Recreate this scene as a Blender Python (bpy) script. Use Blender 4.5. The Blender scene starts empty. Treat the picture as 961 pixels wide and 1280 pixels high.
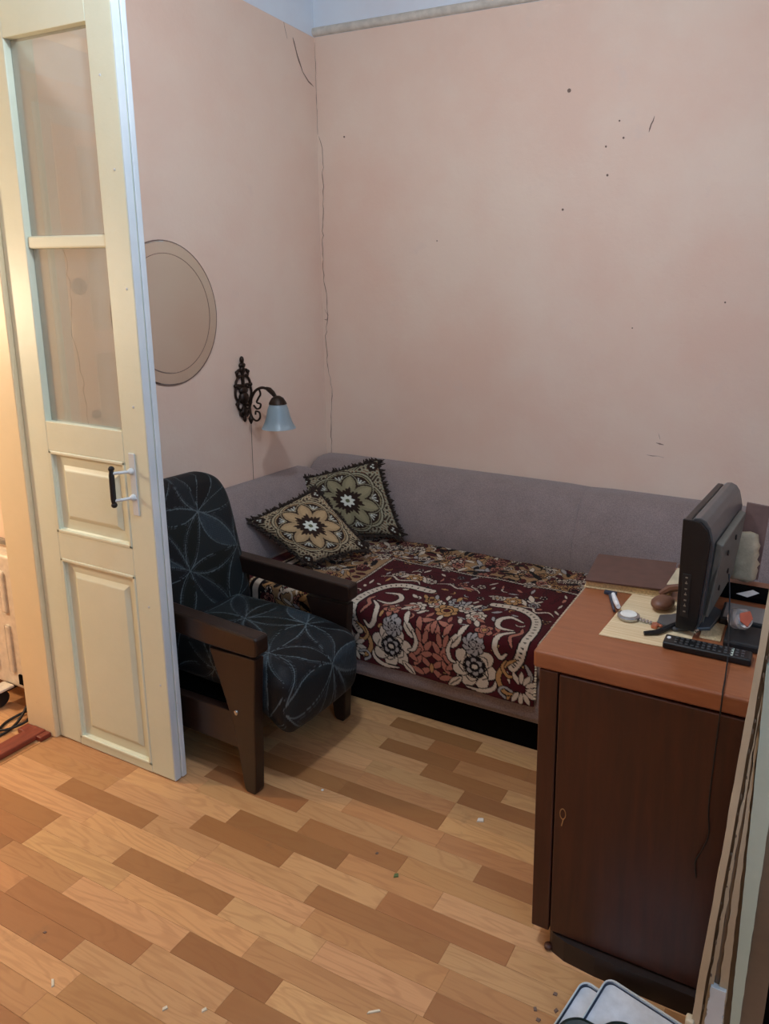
import bpy, bmesh, math, random
import numpy as np
from mathutils import Vector, Matrix
S = bpy.context.scene
COL = S.collection
random.seed(7)
RNG = np.random.RandomState(11)
PI = math.pi

# ------------------------------------------------------------------ camera
def set_camera():
    yaw, pitch, roll = 0.41598108, 0.19661724, 0.01880075
    sy, cy, sp, cp = math.sin(yaw), math.cos(yaw), math.sin(pitch), math.cos(pitch)
    f = Vector((-sy, cy, 0)); r = Vector((cy, sy, 0)); u = Vector((0, 0, 1))
    f2 = f*cp - u*sp; u2 = u*cp + f*sp
    r3 = r*math.cos(roll) + u2*math.sin(roll); u3 = -r*math.sin(roll) + u2*math.cos(roll)
    cam = bpy.data.cameras.new('camera'); o = bpy.data.objects.new('camera', cam); COL.objects.link(o)
    m = Matrix((( r3.x, u3.x, -f2.x, 0), (r3.y, u3.y, -f2.y, 0), (r3.z, u3.z, -f2.z, 1.62), (0, 0, 0, 1)))
    o.matrix_world = m
    cam.sensor_width = 36; cam.sensor_fit = 'AUTO'
    cam.lens = 867.225/1280*36
    cam.shift_x = -147.589/1280; cam.shift_y = -97.186/1280
    cam.clip_start = 0.02
    S.camera = o
set_camera()
# ------------------------------------------------------------------ world, lights, exposure
w = bpy.data.worlds.new('world'); S.world = w; w.use_nodes = True
w.node_tree.nodes['Background'].inputs[0].default_value = (.8, .85, 1, 1)
w.node_tree.nodes['Background'].inputs[1].default_value = .15
S.view_settings.view_transform = 'Standard'; S.view_settings.look = 'None'
S.view_settings.gamma = 1; S.view_settings.use_curve_mapping = False
S.view_settings.exposure = 0.12
def lamp(name, loc, power, col, rad=.06):
    l = bpy.data.lights.new(name, 'POINT'); l.energy = power; l.color = col; l.shadow_soft_size = rad
    o = bpy.data.objects.new(name, l); o.location = loc; COL.objects.link(o); return o
def area(name, loc, target, power, col, sx, sy):
    l = bpy.data.lights.new(name, 'AREA'); l.shape = 'RECTANGLE'; l.size = sx; l.size_y = sy; l.energy = power; l.color = col
    o = bpy.data.objects.new(name, l); o.location = loc
    o.rotation_euler = (Vector(target)-Vector(loc)).to_track_quat('-Z', 'Y').to_euler(); COL.objects.link(o); return o
lamp('room_light', (-.95, 1.07, 2.84), 54, (.74, .87, 1.0), .07)
lamp('hall_light', (-3.55, .80, 1.55), 78, (1.0, .80, .55), .08)
area('window_light', (1.60, -.2, 2.3), (-1.8, 1.6, 1.5), 32, (.30, .60, 1.0), .9, 1.3)
lamp('fill_light', (.35, -1.0, 2.5), 6, (1.0, .78, .58), .12)  # added warm fill behind the camera, no known lamp there

# ------------------------------------------------------------------ materials
def lin(c):
    return tuple(((v/255.)/12.92 if v/255. <= .04045 else ((v/255.+.055)/1.055)**2.4) for v in c)
class NT:
    def __init__(s, name):
        s.m = bpy.data.materials.new(name); s.m.use_nodes = True
        s.t = s.m.node_tree; s.b = s.t.nodes['Principled BSDF']
    def n(s, typ, **kw):
        x = s.t.nodes.new(typ)
        for k, v in kw.items(): setattr(x, k, v)
        return x
    def l(s, a, b): s.t.links.new(a, b)
    def mix(s, fac, a, b, mode='MIX'):
        x = s.n('ShaderNodeMix', data_type='RGBA', blend_type=mode)
        for i, v in ((0, fac), (6, a), (7, b)):
            if hasattr(v, 'default_value') or hasattr(v, 'links'): s.l(v, x.inputs[i])
            elif isinstance(v, (int, float)): x.inputs[i].default_value = v
            else: x.inputs[i].default_value = (*v, 1)
        return x.outputs[2]
    def noise(s, scale, detail=4, rough=.55, stretch=None, world=True, dist=0):
        if world: co = s.n('ShaderNodeNewGeometry').outputs['Position']
        else: co = s.n('ShaderNodeTexCoord').outputs['Object']
        if stretch:
            mp = s.n('ShaderNodeMapping'); mp.inputs['Scale'].default_value = stretch; s.l(co, mp.inputs[0]); co = mp.outputs[0]
        x = s.n('ShaderNodeTexNoise'); x.inputs['Scale'].default_value = scale; x.inputs['Detail'].default_value = detail
        x.inputs['Roughness'].default_value = rough; x.inputs['Distortion'].default_value = dist
        s.l(co, x.inputs['Vector']); return x.outputs[0]
    def ramp(s, v, p0, p1):
        x = s.n('ShaderNodeMapRange'); x.inputs[1].default_value = p0; x.inputs[2].default_value = p1
        s.l(v, x.inputs[0]); return x.outputs[0]
    def bump(s, v, strength=.3, dist=.002):
        x = s.n('ShaderNodeBump'); x.inputs['Strength'].default_value = strength; x.inputs['Distance'].default_value = dist
        s.l(v, x.inputs['Height']); s.l(x.outputs[0], s.b.inputs['Normal'])
    def col(s, c):
        if isinstance(c, tuple): s.b.inputs['Base Color'].default_value = (*c, 1)
        else: s.l(c, s.b.inputs['Base Color'])
    def rough(s, r): s.b.inputs['Roughness'].default_value = r
    def attr(s):
        return s.n('ShaderNodeAttribute', attribute_name='Col').outputs['Color']
def simple(name, c, rough=.5, metal=0, var=.12, scale=30, bump=0, spec=.5):
    n = NT(name); c = lin(c); d = tuple(v*(1-var*2) for v in c)
    n.col(n.mix(n.ramp(n.noise(scale), .3, .7), d, c)); n.rough(rough)
    n.b.inputs['Metallic'].default_value = metal; n.b.inputs['Specular IOR Level'].default_value = spec
    if bump: n.bump(n.noise(scale*6, 3), bump, .002)
    return n.m
def m_wall(name, c):
    n = NT(name); c = lin(c)
    a = n.mix(n.ramp(n.noise(1.3, 5, .6), .38, .62), tuple(v*q for v, q in zip(c, (.97, .90, .88))), tuple(v*q for v, q in zip(c, (1.0, 1.02, 1.02))))
    b = n.mix(n.ramp(n.noise(4, 6, .7), .62, .78), a, tuple(x*y for x, y in zip(c, (.92, .93, .97))))
    n.col(b); n.rough(.72); n.b.inputs['Specular IOR Level'].default_value = .3
    n.bump(n.noise(45, 5, .6), .25, .004); return n.m
M = {}
M['pink'] = m_wall('pink_wall_paint', (225, 199, 180))
M['upper'] = m_wall('pale_upper_paint', (214, 222, 230))
M['hallwall'] = m_wall('hall_wall_paint', (226, 200, 176))
M['ceiling'] = m_wall('ceiling_paint', (226, 228, 230))
def m_door(name, c, tint):
    n = NT(name); c = lin(c)
    a = n.mix(n.ramp(n.noise(3, 5, .6), .35, .7), c, lin(tint))
    b = n.mix(n.ramp(n.noise(70, 5, .7), .70, .78), a, lin((150, 138, 112)))
    n.col(b); n.rough(.5); n.bump(n.noise(28, 5, .65), .35, .003); return n.m
M['door'] = m_door('cream_door_paint', (216, 220, 198), (206, 212, 190))
M['edge'] = m_door('blue_lit_chipped_edge_paint', (208, 214, 216), (190, 200, 206))  # cooler copy of the door paint, blue light put into its colour
M['jamb'] = m_door('jamb_paint', (226, 208, 170), (218, 202, 164))
M['casing'] = m_door('pale_green_casing_paint', (196, 204, 184), (186, 196, 176))
M['frame_cream'] = m_door('old_cream_paint', (196, 182, 154), (168, 152, 124))
M['frame_mint'] = m_door('mint_paint', (186, 200, 184), (172, 188, 172))
M['frame_brown'] = m_door('bare_grey_brown_wood', (128, 112, 94), (98, 84, 68))
M['frame_white'] = m_door('white_gloss_paint', (206, 212, 214), (188, 196, 198))
def m_plank():
    n = NT('laminate_wood')
    oi = n.n('ShaderNodeObjectInfo').outputs['Random']
    geo = n.n('ShaderNodeNewGeometry').outputs['Position']
    cx = n.n('ShaderNodeCombineXYZ'); mu = n.n('ShaderNodeMath', operation='MULTIPLY'); mu.inputs[1].default_value = 37
    n.l(oi, mu.inputs[0]); n.l(mu.outputs[0], cx.inputs[2]); n.l(mu.outputs[0], cx.inputs[0])
    ad = n.n('ShaderNodeVectorMath', operation='ADD'); n.l(geo, ad.inputs[0]); n.l(cx.outputs[0], ad.inputs[1])
    mp = n.n('ShaderNodeMapping'); mp.inputs['Scale'].default_value = (2.2, 15, 1); n.l(ad.outputs[0], mp.inputs[0])
    nz = n.n('ShaderNodeTexNoise'); nz.inputs['Scale'].default_value = 1.0; nz.inputs['Detail'].default_value = 2.; nz.inputs['Distortion'].default_value = .5
    n.l(mp.outputs[0], nz.inputs[0])
    # cathedral rings from the noise contour
    m1 = n.n('ShaderNodeMath', operation='MULTIPLY'); m1.inputs[1].default_value = 55; n.l(nz.outputs[0], m1.inputs[0])
    m2 = n.n('ShaderNodeMath', operation='SINE'); n.l(m1.outputs[0], m2.inputs[0])
    g1 = n.ramp(m2.outputs[0], .1, 1.2)
    mp2 = n.n('ShaderNodeMapping'); mp2.inputs['Scale'].default_value = (10, 240, 1); n.l(ad.outputs[0], mp2.inputs[0])
    nz2 = n.n('ShaderNodeTexNoise'); nz2.inputs['Scale'].default_value = 1.; n.l(mp2.outputs[0], nz2.inputs[0])
    c = n.attr()
    c1 = n.mix(g1, c, lin((150, 98, 62)), 'MIX'); g1.node  # noqa
    f1 = n.n('ShaderNodeMath', operation='MULTIPLY'); f1.inputs[1].default_value = .28; n.l(g1, f1.inputs[0])
    c1 = n.mix(f1.outputs[0], c, lin((140, 88, 54)))
    f2 = n.n('ShaderNodeMath', operation='MULTIPLY'); f2.inputs[1].default_value = .25; n.l(n.ramp(nz2.outputs[0], .5, .75), f2.inputs[0])
    c2 = n.mix(f2.outputs[0], c1, lin((150, 100, 66)))
    c3 = n.mix(n.ramp(n.noise(5, 6, .7), .64, .9), c2, lin((120, 92, 68)))
    n.col(c3)
    rr = n.n('ShaderNodeMapRange'); rr.inputs[3].default_value = .34; rr.inputs[4].default_value = .52; n.l(n.noise(7, 5, .7), rr.inputs[0]); n.l(rr.outputs[0], n.b.inputs['Roughness'])
    n.b.inputs['Specular IOR Level'].default_value = .35
    n.bump(nz2.outputs[0], .05, .001); return n.m
M['plank'] = m_plank()
def m_wood(name, c, d, stretch, rough=.35, scale=6):
    n = NT(name)
    a = n.noise(scale, 4, .6, stretch, dist=.4)
    b = n.mix(n.ramp(a, .3, .7), lin(c), lin(d))
    n.col(n.mix(n.ramp(n.noise(3, 4), .5, .8), b, tuple(v*.8 for v in lin(c)))); n.rough(rough); n.bump(a, .06, .001); return n.m
M['desktop'] = m_wood('orange_brown_veneer', (152, 92, 58), (134, 78, 48), (1.5, 12, 8), .32)
M['deskbody'] = m_wood('dark_red_brown_veneer', (70, 34, 20), (50, 24, 14), (8, 8, .8), .38, 5)
M['deskdark'] = m_wood('dark_plinth_wood', (34, 20, 15), (26, 15, 12), (2, 2, 2), .5)
M['chairwood'] = m_wood('dark_stained_wood', (38, 22, 15), (25, 14, 10), (2, 20, 14), .38)
M['threshold'] = m_wood('red_brown_threshold_paint', (128, 56, 40), (104, 42, 30), (10, 2, 4), .4)
def m_cloth(name, c, d, scale=260, rough=.95, bump=.5):
    n = NT(name)
    a = n.noise(scale, 3, .7); b = n.noise(9, 5, .65)
    n.col(n.mix(n.ramp(b, .3, .7), n.mix(n.ramp(a, .35, .65), lin(d), lin(c)), n.mix(n.ramp(a, .35, .65), tuple(v*.82 for v in lin(d)), tuple(v*.86 for v in lin(c)))))
    n.rough(rough); n.b.inputs['Sheen Weight'].default_value = .25; n.b.inputs['Specular IOR Level'].default_value = .2
    n.bump(a, bump, .002); return n.m
M['sofa'] = m_cloth('mauve_grey_upholstery', (152, 136, 132), (122, 107, 104))
def m_attr(name, rough=.9, bump=.4, scale=300, sheen=.1, spec=.2):
    n = NT(name); a = n.noise(scale, 2, .7)
    n.col(n.mix(n.ramp(a, .3, .7), n.attr(), n.mix(1.0, n.attr(), (.78, .78, .78), 'MULTIPLY')))
    n.rough(rough); n.b.inputs['Sheen Weight'].default_value = sheen*.3; n.b.inputs['Specular IOR Level'].default_value = spec
    n.bump(a, bump, .002); return n.m
M['blanket'] = m_attr('woven_blanket_pile', .95, .7)
M['pillow'] = m_attr('tapestry_weave', .9, .6)
M['chaircloth'] = m_attr('dark_petal_jacquard', .6, .35, 300, .05, .28)
M['fringe'] = simple('dark_brown_fringe', (46, 32, 22), .9)
M['black'] = simple('black_plastic', (24, 24, 26), .35, spec=.4)
M['tvgrey'] = simple('grey_black_gloss_plastic', (74, 76, 78), .28)
M['tvback'] = simple('grey_back_plastic', (100, 100, 92), .5)
M['rubber'] = simple('black_rubber', (16, 16, 18), .6)
M['iron'] = simple('dark_bronze', (58, 42, 32), .42, .6, .3, 60, .3)
M['metal'] = simple('steel', (200, 205, 210), .22, 1)
M['whiteplastic'] = simple('white_plastic', (232, 234, 238), .4)
M['white'] = simple('white_enamel', (222, 226, 232), .3)
M['navy'] = simple('navy_rim', (44, 56, 76), .35)
M['darkgreen'] = simple('dark_green_rubber', (26, 42, 40), .45)
M['heater'] = simple('cream_white_metal', (222, 212, 194), .4)
M['grey'] = simple('grey_plastic', (132, 124, 112), .5)
M['greyscreen'] = simple('dull_grey_panel', (128, 122, 118), .35)
M['paper'] = simple('white_paper', (232, 230, 224), .8)
M['pages'] = simple('cream_page_edges', (206, 180, 138), .85, 0, .2, 200)
M['brown'] = simple('dark_brown_cover', (92, 62, 54), .55)
M['leather'] = simple('brown_leather', (112, 72, 52), .45, 0, .2, 40, .2)
M['folder'] = simple('dusky_brown_card', (120, 92, 84), .7)
M['cream'] = simple('cream_plastic_bag', (200, 184, 152), .55, 0, .15, 30, .6)
M['orange'] = simple('orange_red_plastic', (196, 96, 66), .5)
M['copper'] = simple('copper_pink', (190, 116, 88), .35, .5)
M['green'] = simple('green_crumb', (96, 112, 66), .8)
M['crumb'] = simple('pale_crumb', (226, 212, 186), .8)
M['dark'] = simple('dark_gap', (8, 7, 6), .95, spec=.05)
M['crack'] = simple('crack_shadow_grey', (146, 120, 108), .9)
M['molding'] = simple('cream_molding', (206, 196, 182), .5)
M['mark'] = simple('nail_hole_brown', (122, 98, 86), .8)
M['brass'] = simple('pale_brass', (190, 150, 100), .35, .7)
def m_straw():
    n = NT('pale_straw_mat'); a = n.noise(3, 3, .6, (1, 140, 1))
    n.col(n.mix(n.ramp(a, .35, .65), lin((200, 172, 132)), lin((224, 202, 164)))); n.rough(.8); n.bump(a, .4, .001); return n.m
M['straw'] = m_straw()
def m_glass(name, rough=0., col=(1, 1, 1), trans=1.):
    n = NT(name); n.col(col); n.rough(rough); n.b.inputs['Transmission Weight'].default_value = trans; n.b.inputs['IOR'].default_value = 1.45; return n.m
M['glass'] = m_glass('window_glass', 0., (.93, .97, .94)); M['glass'].node_tree.nodes['Principled BSDF'].inputs['IOR'].default_value = 1.75
def reflection_haze(m, k):  # pale diffuse haze imitates the hall's reflection on the old dusty glass
    t = m.node_tree; out = [x for x in t.nodes if x.type == 'OUTPUT_MATERIAL'][0]; p = t.nodes['Principled BSDF']
    d = t.nodes.new('ShaderNodeBsdfDiffuse'); d.inputs[0].default_value = (.76, .76, .66, 1); mx = t.nodes.new('ShaderNodeMixShader'); mx.inputs[0].default_value = k
    t.links.new(p.outputs[0], mx.inputs[1]); t.links.new(d.outputs[0], mx.inputs[2]); t.links.new(mx.outputs[0], out.inputs[0])
reflection_haze(M['glass'], .26)
M['jarglass'] = m_glass('clear_plastic', .08, (.95, .95, .95), .85)
M['shade'] = m_glass('frosted_glass', .35, (.50, .62, .68), .6)
def m_mirror():
    n = NT('dull_mirror'); n.col(lin((222, 220, 212))); n.rough(.09); n.b.inputs['Metallic'].default_value = 1; return n.m
M['mirror'] = m_mirror()
def m_emit(name, c, s):
    n = NT(name); n.col((.9, .9, .9)); n.b.inputs['Emission Color'].default_value = (*c, 1); n.b.inputs['Emission Strength'].default_value = s; return n.m
M['bulb'] = m_emit('lit_bulb', (.9, .95, 1), 8)
M['bulbwarm'] = m_emit('lit_warm_bulb', (1, .75, .45), 8)

# ------------------------------------------------------------------ mesh helpers
def link(name, me, mat, parent=None, smooth=False):
    o = bpy.data.objects.new(name, me); COL.objects.link(o)
    if parent is not None: o.parent = parent
    if mat is not None and len(me.materials) == 0: me.materials.append(M[mat] if isinstance(mat, str) else mat)
    if smooth: me.polygons.foreach_set('use_smooth', [True]*len(me.polygons))
    return o
def npmesh(name, V, F, col=None):
    me = bpy.data.meshes.new(name); me.from_pydata([tuple(v) for v in V], [], [tuple(f) for f in F]); me.update()
    if col is not None: setcol(me, col)
    return me
def setcol(me, col):
    a = me.color_attributes.new('Col', 'FLOAT_COLOR', 'POINT')
    c = np.ones((len(me.vertices), 4)); c[:, :3] = col; a.data.foreach_set('color', c.ravel())
class B:
    """collects shapes into one bmesh"""
    def __init__(s): s.b = bmesh.new()
    def _new(s, geom, m=None):
        return geom
    def box(s, x0, x1, y0, y1, z0, z1, bev=0, seg=2, mat=None):
        r = bmesh.ops.create_cube(s.b, size=1)['verts']
        for v in r: v.co = Vector(((x0+x1)/2+v.co.x*(x1-x0), (y0+y1)/2+v.co.y*(y1-y0), (z0+z1)/2+v.co.z*(z1-z0)))
        if bev:
            es = list({e for v in r for e in v.link_edges})
            out = bmesh.ops.bevel(s.b, geom=es, offset=bev, segments=seg, affect='EDGES', profile=.5)
            r = list({v for f in out['faces'] for v in f.verts} | {v for v in r if v.is_valid})
        if mat is not None: bmesh.ops.transform(s.b, matrix=mat, verts=[v for v in r if v.is_valid])
        return s
    def prism(s, pts, axis, a, b, bev=0, mat=None):
        """2-D polygon pulled along an axis; pts are the other two coords in order"""
        def P(p, t):
            return {'x': (t, p[0], p[1]), 'y': (p[0], t, p[1]), 'z': (p[0], p[1], t)}[axis]
        v0 = [s.b.verts.new(P(p, a)) for p in pts]; v1 = [s.b.verts.new(P(p, b)) for p in pts]
        n = len(pts); fs = [s.b.faces.new(v0), s.b.faces.new(v1[::-1])]
        for i in range(n): fs.append(s.b.faces.new((v0[i], v0[(i+1) % n], v1[(i+1) % n], v1[i])))
        bmesh.ops.recalc_face_normals(s.b, faces=fs)
        allv = v0+v1
        if bev:
            es = list({e for f in fs for e in f.edges})
            out = bmesh.ops.bevel(s.b, geom=es, offset=bev, segments=2, affect='EDGES', profile=.5)
            allv = list({v for f in out['faces'] for v in f.verts} | {v for v in allv if v.is_valid})
        if mat is not None: bmesh.ops.transform(s.b, matrix=mat, verts=allv)
        return s
    def tube(s, pts, r, seg=8, caps=True):
        pts = [Vector(p) for p in pts]; n = len(pts)
        rs = r if isinstance(r, (list, tuple)) else [r]*n
        rings = []; up = Vector((0, 0, 1)); prev = None
        for i, p in enumerate(pts):
            t = (pts[min(i+1, n-1)]-pts[max(i-1, 0)]).normalized()
            if prev is None:
                a = t.cross(up) if abs(t.dot(up)) < .95 else t.cross(Vector((1, 0, 0)))
            else: a = prev - t*prev.dot(t)
            a.normalize(); prev = a; b = t.cross(a)
            rings.append([s.b.verts.new(p+(a*math.cos(k*2*PI/seg)+b*math.sin(k*2*PI/seg))*rs[i]) for k in range(seg)])
        for i in range(n-1):
            for k in range(seg): s.b.faces.new((rings[i][k], rings[i][(k+1) % seg], rings[i+1][(k+1) % seg], rings[i+1][k]))
        if caps: s.b.faces.new(rings[0][::-1]); s.b.faces.new(rings[-1])
        return s
    def lathe(s, prof, c=(0, 0, 0), seg=24, axis='z', close=True):
        rings = []
        for (r, h) in prof:
            ring = []
            for k in range(seg):
                a = k*2*PI/seg; x, y = r*math.cos(a), r*math.sin(a)
                p = {'z': (x, y, h), 'x': (h, x, y), 'y': (x, h, y)}[axis]
                ring.append(s.b.verts.new((p[0]+c[0], p[1]+c[1], p[2]+c[2])))
            rings.append(ring)
        fs = []
        for i in range(len(rings)-1):
            for k in range(seg): fs.append(s.b.faces.new((rings[i][k], rings[i][(k+1) % seg], rings[i+1][(k+1) % seg], rings[i+1][k])))
        if close: fs.append(s.b.faces.new(rings[0][::-1])); fs.append(s.b.faces.new(rings[-1]))
        bmesh.ops.recalc_face_normals(s.b, faces=fs); return s
    def ball(s, c, r, sx=1, sy=1, sz=1, seg=12, mat=None):
        v = bmesh.ops.create_uvsphere(s.b, u_segments=seg, v_segments=max(6, seg*2//3), radius=r)['verts']
        for q in v:
            q.co = Vector((q.co.x*sx, q.co.y*sy, q.co.z*sz))
            if mat is not None: q.co = mat @ q.co
            q.co += Vector(c)
        return s
    def xf(s, mat): bmesh.ops.transform(s.b, matrix=mat, verts=s.b.verts[:]); return s
    def make(s, name, mat, parent=None, smooth=False):
        me = bpy.data.meshes.new(name); s.b.to_mesh(me); s.b.free()
        o = link(name, me, mat, parent, smooth)
        if smooth:
            try: me.set_sharp_from_angle(angle=math.radians(40))
            except Exception: pass
        return o
def empty(name, loc=(0, 0, 0), rz=0, parent=None):
    o = bpy.data.objects.new(name, None); COL.objects.link(o); o.location = loc; o.rotation_euler = (0, 0, rz)
    o.empty_display_size = .1
    if parent is not None: o.parent = parent
    return o
def tag(o, label, cat, group=None):
    o['label'] = label; o['category'] = cat
    if group: o['group'] = group
    return o
def struct(o): o['kind'] = 'structure'; return o
def stuff(o): o['kind'] = 'stuff'; return o
def rel(o, base):
    """shift mesh so the parts sit in the frame of an empty placed at base"""
    o.data.transform(Matrix.Translation(-Vector(base))); return o
def rbox(size, rad, res, bulge=(0, 0, 0)):
    """dense rounded box centred at 0; returns V,F"""
    hx, hy, hz = [s/2 for s in size]
    V = []; F = []; idx = {}
    def n(h): return max(2, int(round(2*h/res)))
    nx, ny, nz = n(hx), n(hy), n(hz)
    def vid(i, j, k):
        key = (i, j, k)
        if key not in idx: idx[key] = len(V); V.append((-hx+2*hx*i/nx, -hy+2*hy*j/ny, -hz+2*hz*k/nz))
        return idx[key]
    for k in (0, nz):
        for i in range(nx):
            for j in range(ny):
                q = [vid(i, j, k), vid(i+1, j, k), vid(i+1, j+1, k), vid(i, j+1, k)]; F.append(q if k else q[::-1])
    for j in (0, ny):
        for i in range(nx):
            for k in range(nz):
                q = [vid(i, j, k), vid(i+1, j, k), vid(i+1, j, k+1), vid(i, j, k+1)]; F.append(q if j == 0 else q[::-1])
    for i in (0, nx):
        for j in range(ny):
            for k in range(nz):
                q = [vid(i, j, k), vid(i, j+1, k), vid(i, j+1, k+1), vid(i, j, k+1)]; F.append(q if i else q[::-1])
    V = np.array(V); h = np.array([hx, hy, hz]); rad = min(rad, h.min()*.999)
    flat = V.copy()
    inner = np.clip(V, -(h-rad), h-rad); d = V-inner; L = np.linalg.norm(d, axis=1, keepdims=True); L[L == 0] = 1
    m = (np.abs(d).max(axis=1, keepdims=True) > 0)
    V = np.where(m, inner+d/L*rad, V)
    u = V/h
    for a in range(3):
        if bulge[a]:
            o1, o2 = [q for q in range(3) if q != a]
            V[:, a] += np.sign(u[:, a])*np.abs(u[:, a])**2*bulge[a]*(1-np.clip(u[:, o1], -1, 1)**2)*(1-np.clip(u[:, o2], -1, 1)**2)
    return V, F, flat

# ------------------------------------------------------------------ setting: floor
TL, TM, TD = lin((198, 150, 102)), lin((182, 132, 86)), lin((157, 108, 66))
PITCH = .0638; Y0 = 1.280
known = {-7: [(-1.466, 'LM')], -6: [(-1.542, 'DL')], -5: [(-1.377, 'DM'), (-1.105, 'LD')], -4: [(-2.037, 'DM'), (-1.320, 'LD'), (-1.015, 'DL')],
         -3: [(-1.149, 'LM')], -2: [(-2.007, 'DL'), (-1.698, 'LD'), (-1.295, 'DM'), (-.987, 'LD'), (-.667, 'LD')], -1: [(-1.487, 'LM'), (-1.073, 'LM')],
         0: [(-2.14, 'LD'), (-1.735, 'DL'), (-1.115, 'LD'), (-.699, 'DL')], 2: [(-1.524, 'LD'), (-1.105, 'DL'), (-.788, 'ML')], 3: [(-1.299, 'LD')],
         4: [(-1.356, 'DL'), (-.731, 'LD')], 6: [(-.916, 'DL')], 8: [(-.917, 'LD')], 9: [(-1.095, 'LD')], 10: [(-1.304, 'LD'), (-.999, 'DM')], 11: [(-1.138, 'LD')], 12: [(-.974, 'DL')]}
slab = B().box(-5.2, 1.9, -1.9, 3.2, -.12, -.006)
floor = struct(slab.make('floor', 'dark'))
def tone(ch):
    c = {'L': TL, 'M': TM, 'D': TD}[ch]; k = random.uniform(.88, 1.10)
    return tuple(min(1, v*k*random.uniform(.97, 1.03)) for v in c)
def row_pieces(k, xa, xb):
    ks = sorted(known.get(k, []))
    cuts = []; x = xa - random.uniform(0, .3)
    segs = []
    bx = [(q, t) for q, t in ks if xa+.05 < q < xb-.05]
    pts = [xa]+[q for q, _ in bx]+[xb]
    edges = [xa]
    for i in range(len(pts)-1):
        a, b = pts[i], pts[i+1]; L = b-a
        n = max(1, int(round(L/random.uniform(.34, .44)))) if L > .5 else 1
        for j in range(1, n): edges.append(a+L*j/n+random.uniform(-.05, .05))
        edges.append(b)
    for i in range(len(edges)-1):
        a, b = edges[i], edges[i+1]; ch = None
        for q, t in bx:
            if abs(b-q) < 1e-6: ch = t[0]
            if abs(a-q) < 1e-6: ch = t[1]
        if ch is None: ch = random.choice('LLLMMMLD')
        segs.append((a, b, ch))
    return segs
def plank_geo(a, b, y0, y1):
    g = .0002; c = .0006
    x0, x1, ya, yb = a+g, b-g, y0+g, y1-g
    V = [(x0, ya, -.006), (x1, ya, -.006), (x1, yb, -.006), (x0, yb, -.006),
         (x0, ya, -.0004), (x1, ya, -.0004), (x1, yb, -.0004), (x0, yb, -.0004),
         (x0+c, ya+c, 0), (x1-c, ya+c, 0), (x1-c, yb-c, 0), (x0+c, yb-c, 0)]
    F = [(8, 9, 10, 11)]+[(i, (i+1) % 4, 4+(i+1) % 4, 4+i) for i in range(4)]+[(4+i, 4+(i+1) % 4, 8+(i+1) % 4, 8+i) for i in range(4)]
    return V, F
rest_V, rest_F, rest_C = [], [], []
for k in range(-50, 30):
    y0 = Y0+(k-.5)*PITCH; y1 = y0+PITCH
    if y0 < -1.75 or y1 > 3.1: continue
    vis = -10 <= k <= 14
    spans = [(-2.42, .25, vis), (.25, 1.75, False)]
    if not vis: spans = [(-2.42, 1.75, False)]
    if .25 < y0 and y1 < 1.7: spans.insert(0, (-2.9, -2.422, k >= -6 and k <= 6)); spans.insert(0, (-4.9, -2.9, False))
    elif y1 < 1.7: spans.insert(0, (-4.9, -2.56, False))
    for xa, xb, single in spans:
        for a, b, ch in row_pieces(k, xa, xb):
            V, F = plank_geo(a, b, y0, y1); c = tone(ch)
            if single:
                me = npmesh('plank', V, F, np.array([c]*12)); link('plank', me, 'plank', floor)
            else:
                n0 = len(rest_V); rest_V += V; rest_F += [tuple(i+n0 for i in f) for f in F]; rest_C += [c]*12
stuff(link('plank', npmesh('plank', rest_V, rest_F, np.array(rest_C)), 'plank', floor))

# ------------------------------------------------------------------ setting: walls and ceiling
XL, YB, ZC, ZB = -2.42, 3.057, 3.15, 2.866
wl = B()
wl.box(XL-.133, XL, 1.46, YB+.12, 0, ZB); wl.box(XL-.133, XL, .22, 1.46, 2.50, ZB); wl.box(XL-.133, XL, -1.75, .22, 0, ZB)
wall_left = struct(wl.make('wall_left', 'pink'))
u = B().box(XL-.133, XL+.001, -1.75, YB+.12, ZB, ZC).make('upper_band', 'upper', wall_left)
wall_back = struct(B().box(XL, 1.85, YB, YB+.12, 0, ZB).make('wall_back', 'pink'))
B().box(XL, 1.85, YB-.001, YB+.12, ZB, ZC).make('upper_band', 'upper', wall_back)
wall_right = struct(B().box(1.75, 1.87, -1.75, YB, 0, ZC).make('wall_right', 'pink'))
wall_front = struct(B().box(XL, 1.87, -1.87, -1.75, 0, ZC).make('wall_front', 'hallwall'))
ceiling = struct(B().box(-5.2, 1.9, -1.9, 3.2, ZC, ZC+.1).make('ceiling', 'ceiling'))
wall_hall = struct(B().box(-5.0, XL-.133, 1.66, 1.78, 0, ZC).make('wall_hall_back', 'hallwall'))
wall_hall2 = struct(B().box(-4.5, -4.38, -1.75, 1.66, 0, ZB).make('wall_hall_left', 'hallwall'))
B().box(-4.5, -4.379, -1.75, 1.66, ZB, ZC).make('upper_band', 'upper', wall_hall2)
wall_hall3 = struct(B().box(-5.0, XL-.133, -1.87, -1.75, 0, ZC).make('wall_hall_front', 'hallwall'))
# window in the right wall that lets the bluish daylight in (not in view)
win = struct(B().box(1.735, 1.752, -.75, .35, 1.2, 2.6).make('window_1', 'frame_white'))
# picture rail on the back wall
rail = []
for i in range(13):
    a = -PI/2+PI*i/12; rail.append((YB-.001-math.cos(a)*.016, ZB+.022+math.sin(a)*.021))
struct(B().prism([(YB, ZB+.001)]+rail+[(YB, ZB+.043)], 'x', XL+.001, 1.74).make('trim_1', 'molding'))
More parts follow.
